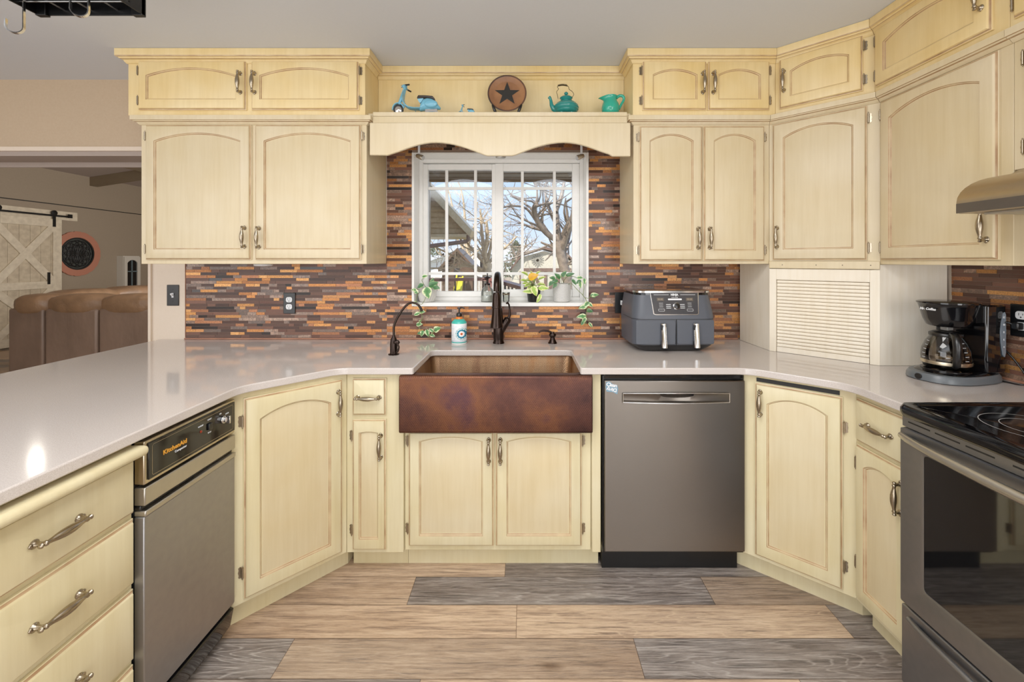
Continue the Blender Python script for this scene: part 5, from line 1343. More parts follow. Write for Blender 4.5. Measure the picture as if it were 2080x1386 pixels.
# ------------------------------------------------------------------ shelf ornaments
SY, SZ = 2.185, 2.1305
M_SKY = plain('sky_blue_paint', '#6fb4cf', 0.22)
M_TEAL = plain('teal_enamel', '#1d7f78', 0.16)
M_TEAL2 = plain('jade_enamel', '#2aa489', 0.14)
M_RUB = plain('rubber', '#1b1b1c', 0.5)
M_SEAT = plain('seat_brown', '#2c2420', 0.4)
def scooter(label, cx, s_, group=None):
    t = thing('toy_scooter', label, 'toy scooter', (cx, SY, SZ), 0); t.scale = (s_, s_ * .9, s_ * 1.08)
    # units: 0.255 long, faces -x
    def wheel(x):
        mb = MB(); loops = []
        for k in range(24):
            a = 2 * PI * k / 24; loops.append([(x + (.021 + .006 * math.cos(b_)) * math.cos(a), .0065 * math.sin(b_), .028 + (.021 + .006 * math.cos(b_)) * math.sin(a)) for b_ in [2 * PI * j / 8 for j in range(8)]])
        loops.append(loops[0]); mb.loft(loops, 0, False, False)
        mb.lathe([(.018, -.004), (.018, .004), (.010, .006), (.004, .010)], (x, 0, .028), 20, m=1, axis='y'); mb.lathe([(.018, -.004), (.010, -.005)], (x, 0, .028), 20, m=1, axis='y')
        mb.build('wheel', [M_RUB, M_CHROME], t, smooth=60)
    wheel(-.092); wheel(.080)
    mb = MB()
    def sec(x, z, hw, hh): return [(x + 0, hw * math.cos(a), z + hh * math.sin(a)) for a in [2 * PI * j / 16 for j in range(16)]]
    # front fender
    lo = []
    for k in range(13):
        a = R(-5) + R(170) * k / 12; r_ = .031; w2 = .012 * math.sin(PI * (k + .6) / 13.2) ** .5
        lo.append([(-.092 - math.cos(a) * (r_ + d_), w2 * c_, .030 + math.sin(a) * (r_ + d_)) for c_, d_ in ((-1, -.004), (-.9, .001), (0, .004), (.9, .001), (1, -.004), (0, -.001))])
    mb.loft(lo, 0); mb.build('front_fender', [M_SKY], t, smooth=60)
    mb = MB()
    mb.tube([(-.090, 0, .055), (-.078, 0, .080), (-.066, 0, .110), (-.057, 0, .135)], [.007, .009, .009, .008], 14)
    lo = []
    for x, z, hw, th in ((-.056, .128, .012, .005), (-.064, .108, .026, .006), (-.068, .085, .032, .006), (-.064, .064, .032, .006), (-.054, .048, .030, .006), (-.036, .037, .028, .006), (-.010, .033, .027, .006), (.020, .033, .027, .006), (.034, .035, .026, .008)):
        lo.append([(x + th * math.cos(a) * .7, hw * math.sin(a), z + th * math.cos(a) * .7) for a in [2 * PI * j / 14 for j in range(14)]])
    mb.loft(lo, 0); mb.build('leg_shield', [M_SKY], t, smooth=60)
    mb = MB(); lo = []
    for x, z0_, z1_, hw in ((.022, .022, .032, .018), (.026, .022, .055, .024), (.040, .024, .078, .030), (.060, .026, .083, .034), (.085, .027, .080, .035), (.105, .030, .066, .028), (.122, .030, .046, .016), (.128, .032, .040, .006)):
        zc, hh = (z0_ + z1_) / 2, (z1_ - z0_) / 2
        lo.append([(x, hw * abs(math.cos(a)) ** .8 * (1 if math.cos(a) > 0 else -1), zc + hh * math.sin(a)) for a in [2 * PI * j / 18 for j in range(18)]])
    mb.loft(lo, 0); mb.loft([[(.020 + (x * .35), y, z) for x, y, z in l] for l in ([(0, -.012, .06), (0, .012, .06), (.02, .012, .06), (.02, -.012, .06)], [(-.03, -.015, .078), (-.03, .015, .078), (.06, .015, .080), (.06, -.015, .080)])], 0)
    mb.sphere((.082, -.028, .050), .026, 18, 10, sc=(1.35, .45, .72)); mb.sphere((.082, .028, .050), .026, 18, 10, sc=(1.35, .45, .72))
    mb.build('rear_cowl', [M_SKY], t, smooth=60)
    mb = MB(); mb.loft([[(x, y * .018, z) for x, y, z in l] for l in ([(.008, -.6, .078), (.008, .6, .078), (.006, .6, .086), (.006, -.6, .086)], [(.016, -1, .079), (.016, 1, .079), (.014, 1, .095), (.014, -1, .095)], [(.050, -1.1, .083), (.050, 1.1, .083), (.050, 1.1, .094), (.050, -1.1, .094)], [(.085, -1.1, .080), (.085, 1.1, .080), (.088, 1.1, .091), (.088, -1.1, .091)], [(.098, -.7, .070), (.098, .7, .070), (.100, .7, .080), (.100, -.7, .080)])], 0)
    mb.build('seat', [M_SEAT], t, bevel=.003, smooth=50)
    mb = MB(); mb.sphere((-.060, 0, .142), .011, 14, 8, sc=(1.3, 1, .9)); mb.tube([(-.056, .035, .138), (-.054, .012, .141), (-.054, -.012, .141), (-.046, -.035, .136)], .0045, 8)
    mb.build('handlebar', [M_SKY], t, smooth=60)
    mb = MB(); mb.tube([(-.050, -.030, .138), (-.024, -.050, .133)], .0042, 8); mb.tube([(-.056, .034, .138), (-.040, .055, .135)], .0042, 8); mb.build('grip', [M_RUB], t, smooth=60)
    mb = MB(); mb.lathe([(.0075, 0), (.0085, .002), (.004, .005)], (0, 0, 0), 14, axis='x'); mb.xf(Matrix.Translation((-.0735, 0, .142)) @ Matrix.Rotation(PI, 4, 'Z')); mb.build('headlight', [M_CHROME], t, smooth=50)
    mb = MB(); mb.box(.050, .112, -.014, .014, .012, .030); mb.tube([(.0, -.012, .020), (.006, -.020, .0012)], .002, 6); mb.tube([(.0, .012, .020), (.006, .020, .0012)], .002, 6); mb.tube([(.06, -.012, .014), (.10, -.016, .012), (.118, -.016, .014)], [.003, .005, .005], 8)
    mb.build('engine_and_stand', [M_CHROME], t, smooth=40)
    return t
scooter('large sky-blue toy motor scooter at the left of the shelf over the window', px(846, 0, SY)[0] - .002, 1.0)
scooter('tiny sky-blue toy motor scooter beside the star plate on the shelf', px(948, 0, SY)[0], 0.36)
# star plate
t = thing('decorative_plate', 'round brown plate with a black star leaning on a stand, mid shelf', 'plate', (px(1030, 0, SY)[0], SY + .008, SZ))
pl = thing('plate_tilt', None, None)
bpy.data.objects.remove(pl)
M_PL = glaze_m('brown_plate', '#7d5233', '#96663f'); M_PLR = glaze_m('plate_rim', '#33231b', '#5a3826')
tl = R(-8); zc = .117
Mt = Matrix.Translation((0, 0, zc)) @ Matrix.Rotation(tl, 4, 'X')
mb = MB(); mb.lathe([(.001, -.006), (.070, -.006), (.100, .006), (.102, .009), (.098, .010), (.094, .0085)], n=56, m=1, axis='y', cap0=True, cap1=False); mb.lathe([(.094, .0085), (.072, .001), (.066, 0), (.0005, 0)], n=56, m=0, axis='y', cap0=False); mb.xf(Mt)
mb.build('plate_body', [M_PL, M_PLR], t, smooth=50)
mb = MB(); st = [((.068 if i % 2 == 0 else .027) * math.sin(PI * i / 5), (.068 if i % 2 == 0 else .027) * math.cos(PI * i / 5)) for i in range(10)]
mb.prism_y(st, -.0012, -.0002); mb.xf(Mt); mb.build('star', [plain('star_black', '#22211f', .3)], t)
t2_ = thing('plate_stand', 'black wire-like stand holding up the star plate', 'stand', (px(1030, 0, SY)[0], SY + .008, SZ))
mb = MB()
for s_ in (-1, 1): mb.tube([(s_ * .076, -.022, .052), (s_ * .070, -.030, .038), (s_ * .062, -.030, .018), (s_ * .058, -.024, .007), (s_ * .056, .0, .006), (s_ * .052, .05, .006)], [.005, .0075, .008, .006, .005, .005], 8)
mb.box(-.058, .058, -.008, .0, .0005, .020); mb.build('stand_frame', [M_BLK], t2_, smooth=50, bevel=.001)
# teapot
t = thing('teapot', 'dark teal ribbed teapot with a wire handle on the shelf', 'teapot', (px(1150, 0, SY)[0], SY, SZ))
prof = [(.030, .008), (.048, .012)]
for i in range(25):
    u = i / 24; z = .016 + .068 * u; r_ = .048 + .020 * math.sin(PI * min(u * 1.05 + .08, 1)) - .020 * u * u
    r_ += .0014 * math.sin(u * 40) if u < .75 else 0; prof.append((r_, z))
prof += [(.034, .092), (.024, .100), (.010, .105)]
mb = MB(); mb.lathe(prof, n=40)
for a in (45, 135, 225, 315): mb.lathe([(.006, 0), (.010, .010), (.008, .016)], (.036 * math.cos(R(a)), .036 * math.sin(R(a)), 0), 10)
mb.build('pot_body', [M_TEAL], t, smooth=50)
mb = MB(); mb.tube([(-.050, 0, .030), (-.066, -.002, .036), (-.077, -.004, .055), (-.080, -.004, .078), (-.084, -.005, .090), (-.090, -.005, .096)], [.017, .014, .010, .008, .0075, .009], 14); mb.build('spout', [M_TEAL], t, smooth=60)
mb = MB(); mb.lathe([(.006, .104), (.004, .108), (.010, .113), (.011, .118), (.006, .123), (.002, .126)], n=16); mb.build('lid_knob', [M_TEAL], t, smooth=60)
M_WIRE = metal('wire', '#5c5040', .35)
mb = MB(); mb.tube(bez([(-.042, 0, .088), (-.046, 0, .110), (-.050, 0, .125), (-.040, 0, .140), (-.046, 0, .150), (-.042, 0, .158)]), .0014, 6); mb.tube(bez([(.032, 0, .098), (.040, 0, .112), (.030, 0, .128), (.016, 0, .138), (.012, 0, .152), (.002, 0, .158)]), .0014, 6)
co_ = [(-.042 + .048 * i / 90, .0045 * math.sin(i * .75), .158 + .004 * math.sin(PI * i / 90) + .0045 * math.cos(i * .75)) for i in range(91)]
mb.tube(co_, .0015, 5); mb.build('handle', [M_WIRE], t, smooth=60)
# pitcher
t = thing('pitcher', 'small jade-green pitcher with a loop handle at the right of the shelf', 'pitcher', (px(1240, 0, SY)[0], SY, SZ))
mb = MB(); loops = []
for r_, z, sp in ((.030, 0, 0), (.034, .002, 0), (.044, .020, 0), (.0465, .040, 0), (.042, .060, 0), (.034, .074, .002), (.031, .084, .008), (.034, .096, .022), (.036, .100, .028), (.033, .100, .026), (.028, .086, .008)):
    l = []
    for i in range(40):
        a = 2 * PI * i / 40; c_ = max(0, -math.cos(a)) ** 5; l.append((r_ * math.cos(a) - sp * c_, r_ * math.sin(a), z - sp * .35 * c_))
    loops.append(l)
mb.loft(loops, 0, True, False); mb.build('pitcher_body', [M_TEAL2], t, smooth=60)
mb = MB(); mb.tube(bez([(.030, 0, .092), (.046, 0, .104), (.064, 0, .102), (.070, 0, .086), (.058, 0, .062), (.048, 0, .044), (.045, 0, .034)]), [.0075] * 24 + [.0065] * 25, 12); mb.build('handle', [M_TEAL2], t, smooth=60)

# ------------------------------------------------------------------ pot rack
RZ = 2.10
t = thing('pot_rack', 'black hanging pot rack with wire grid, at the upper left corner', 'pot rack', (-1.283, 0.72, RZ))
M_RACK = metal('rack_black', '#3b3b3c', .4, .1)
mb = MB(); x0, x1, y0, y1 = -.157, .157, -.45, .523
H = .085; T = .004
mb.box(x0, x1, y1 - T, y1, 0, H); mb.box(x0, x1, y0, y0 + T, 0, H); mb.box(x0, x0 + T, y0, y1, 0, H); mb.box(x1 - T, x1, y0, y1, 0, H)
for s_ in (x0, x1 - .03): mb.box(s_, s_ + .03, y1 - .012, y1 + .003, -.003, H)
mb.build('rack_frame', [M_RACK], t, bevel=.001)
mb = MB()
for k in range(1, 19): y = y0 + (y1 - y0) * k / 19; mb.tube([(x0, y, .012), (x1, y, .012)], .0025, 6)
for k in range(1, 4): x = x0 + (x1 - x0) * k / 4; mb.tube([(x, y0, .016), (x, y1, .016)], .0028, 6)
mb.build('wire_grid', [metal('grid_wire', '#8d8d8c', .35)], t)
mb = MB(); mb.box(x0, x1, y0, y1, .075, .078); mb.build('shelf_plate', [M_BLKM], t)
mb = MB()
for sx in (x0 + .02, x1 - .02):
    for sy in (y0 + .05, y1 - .05): mb.tube([(sx, sy, .078), (sx, sy, CZ - RZ - .001)], .004, 8)
mb.build('hanger_rod', [M_RACK], t)
mb = MB()
for y in (y1 - .035,): mb.lathe([(.006, 0), (.005, .002)], (0, 0, 0), 10, axis='x'); mb.xf(Matrix.Translation((x1, y, .055)))
mb.build('bolt', [M_CHROME], t)
def shook(x, y, ztop, L, label, ry):
    h = thing('pot_hook', label, 'hook', (x, y, ztop), ry, 'steel hooks on the pot rack')
    pts = []
    for k in range(9): a = PI * k / 8; pts.append((-.012 + .012 * math.cos(a), 0, .0 + .012 * math.sin(a)))
    pts = pts[::-1] + [(0, 0, -L * .5)]
    r_ = .018
    for k in range(0, 10): a = PI * k / 9 * .95; pts.append((-r_ + r_ * math.cos(a), 0, -L + r_ - r_ * math.sin(a)))
    pts.append((-2 * r_ + .001, 0, -L + r_ + .018))
    mb = MB(); P_ = [Vector(p) for p in pts]; lo = []
    for i, p in enumerate(P_):
        d_ = (P_[min(i + 1, len(P_) - 1)] - P_[max(i - 1, 0)]).normalized(); nn = Vector((-d_.z, 0, d_.x))
        lo.append([tuple(p + nn * a + Vector((0, b_, 0))) for a, b_ in ((-.0012, -.005), (.0012, -.005), (.0012, .005), (-.0012, .005))])
    mb.loft(lo, 0); mb.build('hook_body', [M_CHROME], h, smooth=40)
hx = px(43, 0, 1.06)[0]
shook(-1.405, 1.175, RZ + .014, .105, 'flat steel hook hanging lowest, at the left end of the pot rack', R(25))
shook(-1.150, 1.105, RZ + .014, .100, 'flat steel hook hanging from the middle of the pot rack grid', R(25))

# ------------------------------------------------------------------ living room beyond the opening
LX = -8.03
def lz(x): return 2.92 + .155 * (x - LX)
LX1 = -2.33; LY0, LY1 = YW + 0.161, 9.6
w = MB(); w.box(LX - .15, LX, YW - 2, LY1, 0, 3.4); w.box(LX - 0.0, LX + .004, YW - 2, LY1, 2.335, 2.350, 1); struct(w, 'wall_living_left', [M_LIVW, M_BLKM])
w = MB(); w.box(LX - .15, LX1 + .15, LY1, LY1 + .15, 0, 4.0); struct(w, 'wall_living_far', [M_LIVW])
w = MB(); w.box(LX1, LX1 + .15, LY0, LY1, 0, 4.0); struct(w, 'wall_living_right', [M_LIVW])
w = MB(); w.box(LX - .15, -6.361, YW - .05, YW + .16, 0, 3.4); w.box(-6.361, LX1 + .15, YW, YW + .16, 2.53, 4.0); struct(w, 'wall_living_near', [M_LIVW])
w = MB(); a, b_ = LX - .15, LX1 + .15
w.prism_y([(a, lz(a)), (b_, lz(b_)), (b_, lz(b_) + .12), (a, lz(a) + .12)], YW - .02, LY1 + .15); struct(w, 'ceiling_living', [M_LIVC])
for Y in (3.9, 7.73):
    w = MB(); w.prism_y([(LX, lz(LX) - .16), (LX1, lz(LX1) - .16), (LX1, lz(LX1) - .001), (LX, lz(LX) - .001)], Y, Y + .14)
    tag(w.build('ceiling_beam', [M_BEAM], None), 'grey-brown ceiling beam in the living room, %s' % ('the far one meeting the wall above the barn door' if Y > 5 else 'nearest the kitchen opening'), 'beam')
w = MB(); w.prism_y([(-6.85, lz(-6.85) - .14), (-6.62, lz(-6.62) - .14), (-6.62, lz(-6.62) - .001), (-6.85, lz(-6.85) - .001)], 4.05, 7.725)
tag(w.build('ridge_beam', [M_BEAM], None), 'brown beam running along the sloped living room ceiling', 'beam')

M_BARN = glaze_m('white_washed_wood', '#cbbca4', '#ddcfb6'); M_BARND = glaze_m('white_washed_plank', '#b5a48c', '#cbbba0')
t = thing('barn_door', 'whitewashed sliding barn door with crossed braces in the living room', 'barn door', (LX + .03, 6.70, 0.03), R(90))
W_, H = 1.04, 2.05
mb = MB()
for k in range(7): mb.box(-W_ / 2 + k * W_ / 7 + .002, -W_ / 2 + (k + 1) * W_ / 7 - .002, .0, .02, 0, H)
mb.build('plank_panel', [M_BARND], t)
mb = MB(); fw = .13
mb.box(-W_ / 2, -W_ / 2 + fw, -.022, -.0005, 0, H); mb.box(W_ / 2 - fw, W_ / 2, -.022, -.0005, 0, H)
for z in (0, .88, H - fw): mb.box(-W_ / 2 + fw, W_ / 2 - fw, -.022, -.0005, z, z + (fw if z != .88 else .12))
mb.build('outer_frame', [M_BARN], t, bevel=.003)
mb = MB(); xi = W_ / 2 - fw
for z0_, z1_ in ((fw, .88), (1.0, H - fw)):
    for s_ in (-1, 1):
        ax, az, bx, bz = -xi * s_, z0_, xi * s_, z1_; d = Vector((bx - ax, bz - az)).normalized(); nx, nz = -d.y * .055, d.x * .055
        mb.prism_y([(ax + nx, az + nz), (ax - nx, az - nz), (bx - nx, bz - nz), (bx + nx, bz + nz)], -.018 - .002 * (s_ > 0), -.0005)
mb.build('cross_brace', [M_BARN], t, bevel=.002)
for x in (-.36, .40):
    mb = MB(); mb.box(x - .022, x + .022, -.030, -.0225, H - .13, H + .09); mb.lathe([(.045, 0), (.045, .012), (.02, .016)], (x, -.022, H + .105), 18, axis='y'); mb.build('roller_hanger', [M_RACK], t)
mb = MB(); mb.box(.30, .33, -.04, -.022, .95, 1.15); mb.build('pull_handle', [M_RACK], t)
t = thing('barn_door_rail', 'dark steel rail on a white ribbed board above the barn door', 'rail', (LX + .001, 6.7, 2.10), R(90))
mb = MB(); mb.box(-1.3, .80, -.018, -.0005, -.02, .13); 
for k in range(5): mb.box(-1.3, .80, -.021, -.018, -.012 + k * .028, .006 + k * .028)
mb.build('header_board', [M_BARN], t)
mb = MB(); mb.box(-1.25, .62, -.072, -.064, .025, .055)
for k in (-.9, -.2, .5): mb.tube([(k, -.064, .04), (k, -.021, .04)], .012, 10)
mb.box(.60, .66, -.085, -.064, .02, .085); mb.build('rail_bar', [M_RACK], t)
# round wall decor
t = thing('round_wall_decor', 'round wall ornament, dark openwork centre with a terracotta notched rim', 'wall decor', (LX + .001, 7.50, 1.50), R(90))
M_TER = plain('terracotta_wood', '#b3725a', .6)
mb = MB(); lo = []
n = 90; rim = []
for i in range(n):
    a = 2 * PI * i / n; r_ = .40 * (1 - (.02 if i % 5 == 0 else 0)); rim.append((r_ * math.cos(a), r_ * math.sin(a)))
inn = [(.29 * math.cos(2 * PI * i / n), .29 * math.sin(2 * PI * i / n)) for i in range(n)]
mb.loft([[(x, -.0005, z) for x, z in rim], [(x, -.03, z) for x, z in rim], [(x, -.03, z) for x, z in inn], [(x, -.0005, z) for x, z in inn]], 0, False, False)
mb.build('rim', [M_TER], t, smooth=30)
mb = MB(); mb.lathe([(.288, 0.001), (.288, .008)], (0, 0, 0), 48, axis='y'); mb.build('backing', [plain('slate_back', '#3b3d38', .6)], t)
mb = MB()
for k in range(12):
    a = 2 * PI * k / 12
    for j in range(2):
        r_ = (.15, .10)[j]; cc = (r_ * .85 * math.cos(a), r_ * .85 * math.sin(a)); pts = [(cc[0] + r_ * .75 * math.cos(b2), -.020, cc[1] + r_ * .75 * math.sin(b2)) for b2 in [2 * PI * q / 20 for q in range(21)]]
        mb.tube(pts, .009, 6)
mb.lathe([(.285, .008), (.285, .028), (.265, .028), (.265, .008)], n=48, axis='y', cap0=False, cap1=False)
mb.build('openwork', [M_BLKM], t)
# white display cabinet
t = thing('curio_cabinet', 'white cabinet with an arched glass door against the living room wall', 'cabinet', (LX + .13, 8.415, 0), R(90))
M_CAB = plain('cabinet_white', '#c9c1b4', .4)
mb = MB(); mb.box(-.175, .175, .0, .128, 0, 1.47); mb.build('carcass', [M_CAB], t)
mb = MB()
A = arch_loop(-.11, .11, .12, 1.33, .06, 0, -.025, 12); Rr_ = rect_loop(-.17, .17, .03, 1.45, -.025, 12); Rb = rect_loop(-.17, .17, .03, 1.45, -.001, 12); Ab = arch_loop(-.11, .11, .12, 1.33, .06, 0, -.004, 12)
mb.loft([Rb, Rr_, A, Ab], 0, False, False); mb.build('door', [M_CAB], t)
mb = MB(); mb.add(arch_loop(-.11, .11, .12, 1.33, .06, 0, -.005, 12), [tuple(range(15))]); mb.build('dark_glass', [M_BLKG], t)
mb = MB(); mb.box(-.012, .012, -.014, -.006, .12, 1.38); mb.box(-.11, .11, -.014, -.006, 1.15, 1.17); mb.build('muntins', [plain('dusty_blue', '#5c6a6e', .5)], t)

# sofa (sectional seen from behind)
M_LEA = None
m, nt, b, _o = new_mat('brown_leather'); n1 = noise(nt, coords(nt), 7, 4); n2 = noise(nt, coords(nt), 130, 3)
nt.links.new(ramp(nt, n1, [(.3, '#745840'), (.7, '#8c6b4e')]), b.inputs['Base Color']); setp(b, rough=.42); bump(nt, b, n1, .5, .03); M_LEA = m
m, nt, b, _o = new_mat('brown_leather_back'); n1 = noise(nt, coords(nt), 4, 4, (1, 1, .5))
nt.links.new(ramp(nt, n1, [(.3, '#6f5a4c'), (.7, '#826a5a')]), b.inputs['Base Color']); setp(b, rough=.45); bump(nt, b, n1, .5, .03); M_LEAB = m
SD = 4.5
t = thing('sectional_sofa', 'brown leather sectional sofa seen from behind in the living room', 'sofa', (-5.57, SD, 0))
def pillow(mb, x0, x1, y0, y1, z0, z1, r=.08):
    lo = []
    n = 10
    for i in range(n + 1):
        u = i / n; k = (1 - abs(2 * u - 1) ** 4) ** .35 if 0 < u < 1 else .72
        cy, cz = (y0 + y1) / 2, (z0 + z1) / 2; hy, hz = (y1 - y0) / 2 * k, (z1 - z0) / 2 * k
        lo.append([(x0 + (x1 - x0) * u, cy + hy * abs(math.cos(a)) ** .6 * (1 if math.cos(a) > 0 else -1), cz + hz * abs(math.sin(a)) ** .6 * (1 if math.sin(a) > 0 else -1)) for a in [2 * PI * j / 20 for j in range(20)]])
    mb.loft(lo, 0)
xs = [-.03, .40, .98, 1.56, 2.14, 2.72]
for i in range(5):
    y0 = .10 if i == 0 else 0
    mb = MB(); mb.prism([(xs[i] + .008, 0 + (.0 if i else .03)), (xs[i + 1] - .008, 0), (xs[i + 1] - .008, .22), (xs[i] + .008, .22)], .04, .855)
    mb.build('back_panel', [M_LEAB], t, bevel=.025, seg=3)
    mb = MB(); pillow(mb, xs[i] + .07 * (i == 0), xs[i + 1] + .03, -.02, .34, .78, 1.01); mb.build('back_cushion', [M_LEA], t, smooth=70)
    mb = MB(); pillow(mb, xs[i] + .01, xs[i + 1] - .01, .25, 1.0, .22, .50); mb.build('seat_cushion', [M_LEA], t, smooth=70)
ys_ = [.30, .95, 1.6, 2.25, 2.9]
for i in range(4):
    mb = MB(); mb.box(-.03, .19, ys_[i] - .04, ys_[i + 1] - .045, .04, .855); mb.build('back_panel', [M_LEAB], t, bevel=.025, seg=3)
    mb = MB(); pillow(mb, ys_[i] - .02, ys_[i + 1] + .02, -.36, .06, .78, 1.03); mb.xf(Matrix.Rotation(PI / 2, 4, 'Z')); mb.build('back_cushion', [M_LEA], t, smooth=70)
    mb = MB(); pillow(mb, ys_[i], ys_[i + 1] - .01, -.95, -.2, .22, .50); mb.xf(Matrix.Rotation(PI / 2, 4, 'Z')); mb.build('seat_cushion', [M_LEA], t, smooth=70)
mb = MB()
for x, y in ((.05, .08), (2.6, .08), (.08, 2.7), (2.6, .9), (.8, 2.7)): mb.box(x - .03, x + .03, y - .03, y + .03, 0, .05)
mb.build('foot', [M_BLKM], t)
# ------------------------------------------------------------------ outside
GZ = -0.9
def ground():
    m, nt, b, o = new_mat('winter_grass'); n = noise(nt, coords(nt), 3, 6)
    nt.links.new(ramp(nt, n, [(.3, '#a8a184'), (.7, '#c3baa0')]), b.inputs['Base Color']); setp(b, rough=.9)
    mb = MB(); mb.box(-80, 80, 2.7, 120, GZ - .2, GZ); tag(mb.build('lawn', [m], None), 'dry winter lawn outside the window', 'lawn', kind='structure')
ground()
M_SOFF = glaze_m('brown_soffit', '#6a5546', '#7a6453')
w = MB(); w.box(-1.6, 1.4, YW + .165, 3.55, 2.06, 2.09)
for k in range(6): w.box(-1.6, 1.4, YW + .25 + k * .15, YW + .256 + k * .15, 2.056, 2.06)
w.box(-1.6, 1.4, 3.55, 3.58, 2.045, 2.20); struct(w, 'trim_3', [M_SOFF])
# carport gable
M_TAN = glaze_m('tan_siding', '#c2a578', '#d2b78c'); M_TANL = glaze_m('tan_fascia', '#cbb084', '#d8c098')
D = 10.5
def Q(x, y, D): p = px(x, y, D); return (p[0], p[2])
t = thing('carport_gable', 'tan sided gable roof end with sloping rake board, upper left of the window view', 'roof', (-2.0, D, GZ))
def bb(mb, name, mats, **k): return mb.build(name, mats, t, (2.0, -D, -GZ), **k)
mb = MB(); mb.prism_y([Q(956, 478, D), Q(956, 466, D), Q(868, 372, D), Q(780, 277, D), Q(700, 364, D), Q(700, 478, D)], D, D + .1)
for k in range(16):
    z0_ = HC + (530 - 474 + k * 11) * D / F; xr = Q(950 - k * 10.2, 0, D)[0]
    mb.box(Q(702, 0, D)[0], xr, D - .03, D, z0_, z0_ + .10)
bb(mb, 'siding', [M_TAN])
mb = MB(); a_, b2 = Q(962, 470, D), Q(780, 270, D); mb.prism_y([a_, (a_[0] - .05, a_[1] - .16), (b2[0], b2[1] - .32), b2], D - .35, D + .9)
mb.prism_y([b2, (b2[0], b2[1] - .32), Q(610, 470, D)], D - .35, D + .9); bb(mb, 'rake_board', [M_TANL])
mb = MB(); z_ = Q(0, 479, D)[1]; mb.box(Q(702, 0, D)[0], Q(958, 0, D)[0], D - .32, D + .9, z_ - .05, z_ + .02); bb(mb, 'ceiling_board', [M_TANL])
mb = MB()
for X in (705,): x_ = Q(X, 0, D)[0]; mb.box(x_, x_ + .12, D, D + .12, GZ, z_ - .05)
bb(mb, 'post', [M_TANL])
M_DS = glaze_m('brown_gutter', '#4f3730', '#5e443b')
mb = MB(); pts = [px(951, 478, D - .3), px(951, 487, D - .3), px(946, 491, D - .3), px(900, 497, D - .6), px(860, 502, D - .9)]; mb.tube(pts, .05, 8); bb(mb, 'downspout', [M_DS])

M_BARK = glaze_m('bark', '#66594d', '#8b7a68'); M_BARK2 = glaze_m('pale_bark', '#b59c7c', '#d0b896')
def tree(label, D, limbs, seed, mat, tw=1.0, spread=1.0, levels=3, density=7):
    rnd = random.Random(seed); base = px(limbs[0][0][0], limbs[0][0][1], D)
    t = thing('bare_tree', label, 'tree', (base[0], D, GZ), 0, 'bare winter trees in the yard')
    mb = MB(); tg = MB(); org = Vector((base[0], D, GZ))
    def grow(p, d, L, r, lv):
        n = 4; pts = [p]; q = p
        for i in range(n):
            d = (d + Vector((rnd.gauss(0, .22), rnd.gauss(0, .22), rnd.gauss(.03, .2)))).normalized(); q = q + d * (L / n); pts.append(q)
        tg.tube([a - org for a in pts], [r * (1 - .6 * i / n) for i in range(n + 1)], 4, cap=False)
        if lv > 0:
            for k in range(rnd.choice([2, 3])):
                i = rnd.randint(1, n); dd = (d + Vector((rnd.gauss(0, .8), rnd.gauss(0, .6), rnd.gauss(.15, .6)))).normalized()
                grow(pts[i], dd, L * rnd.uniform(.5, .75), r * .6, lv - 1)
    for li, (pp, r0, r1) in [(i, (l[:-2], l[-2], l[-1])) for i, l in enumerate(limbs)]:
        dp = D + rnd.uniform(-.6, .6) * (li > 0); P_ = [Vector(px(x, y, D + (dp - D) * i / max(len(pp) - 1, 1))) for i, (x, y) in enumerate(pp)]
        if li == 0 : P_ = [Vector((P_[0].x, D, GZ))] + P_
        q = [Vector(a) for a in bez(P_)]; m_ = len(q)
        mb.tube([a - org for a in q], [r0 + (r1 - r0) * i / (m_ - 1) for i in range(m_)], 8)
        for k in range(int(density * spread)):
            i = rnd.randint(m_ // 3, m_ - 1); d0 = (q[min(i + 1, m_ - 1)] - q[max(i - 1, 0)]).normalized()
            dd = (d0 * .6 + Vector((rnd.gauss(0, .8), rnd.gauss(0, .5), rnd.gauss(.25, .5)))).normalized()
            grow(q[i], dd, tw * rnd.uniform(.5, 1.3), max(r1 * .5, 0.005 * tw), levels - 1)
    mb.build('trunk', [mat], t, smooth=60); tg.build('twigs', [mat], t, smooth=0)
tree('bare pale tree with many upright stems behind the middle of the window', 11.0,
     [[(990, 590), (989, 560), (989, 530), .15, .11], [(989, 535), (982, 500), (978, 460), (976, 425), .07, .02], [(989, 535), (996, 505), (1002, 470), (1003, 450), .05, .02], [(989, 540), (970, 520), (950, 495), (930, 470), .05, .02],
      [(989, 540), (1010, 515), (1030, 500), (1050, 480), .05, .02], [(988, 560), (965, 545), (930, 525), (890, 505), .05, .02], [(988, 545), (985, 510), (990, 480), (988, 450), .07, .03], [(985, 555), (950, 540), (910, 545), (870, 545), .05, .02], [(940, 500), (925, 450), (915, 400), (905, 370), .03, .01]],
     5, M_BARK2, 1.0, 1.2, 2, 6)
tree('large dark bare tree with forking trunk at the right of the window view', 9.0,
     [[(1158, 600), (1150, 560), (1140, 520), (1134, 490), .12, .10], [(1134, 490), (1130, 450), (1128, 410), (1124, 372), .09, .035], [(1134, 490), (1115, 478), (1100, 462), (1088, 440), (1085, 424), (1090, 414), .065, .055],
      [(1132, 460), (1116, 425), (1108, 395), (1110, 365), .05, .02], [(1128, 430), (1140, 400), (1146, 370), (1150, 355), .06, .02], [(1140, 510), (1150, 480), (1160, 450), (1165, 400), .07, .02], [(1088, 448), (1070, 425), (1045, 418), (1020, 422), .03, .015], [(1104, 468), (1080, 462), (1062, 455), .04, .02], [(1138, 490), (1110, 500), (1070, 515), (1040, 525), .025, .012]],
     8, M_BARK, .8, 1.3, 2, 7)
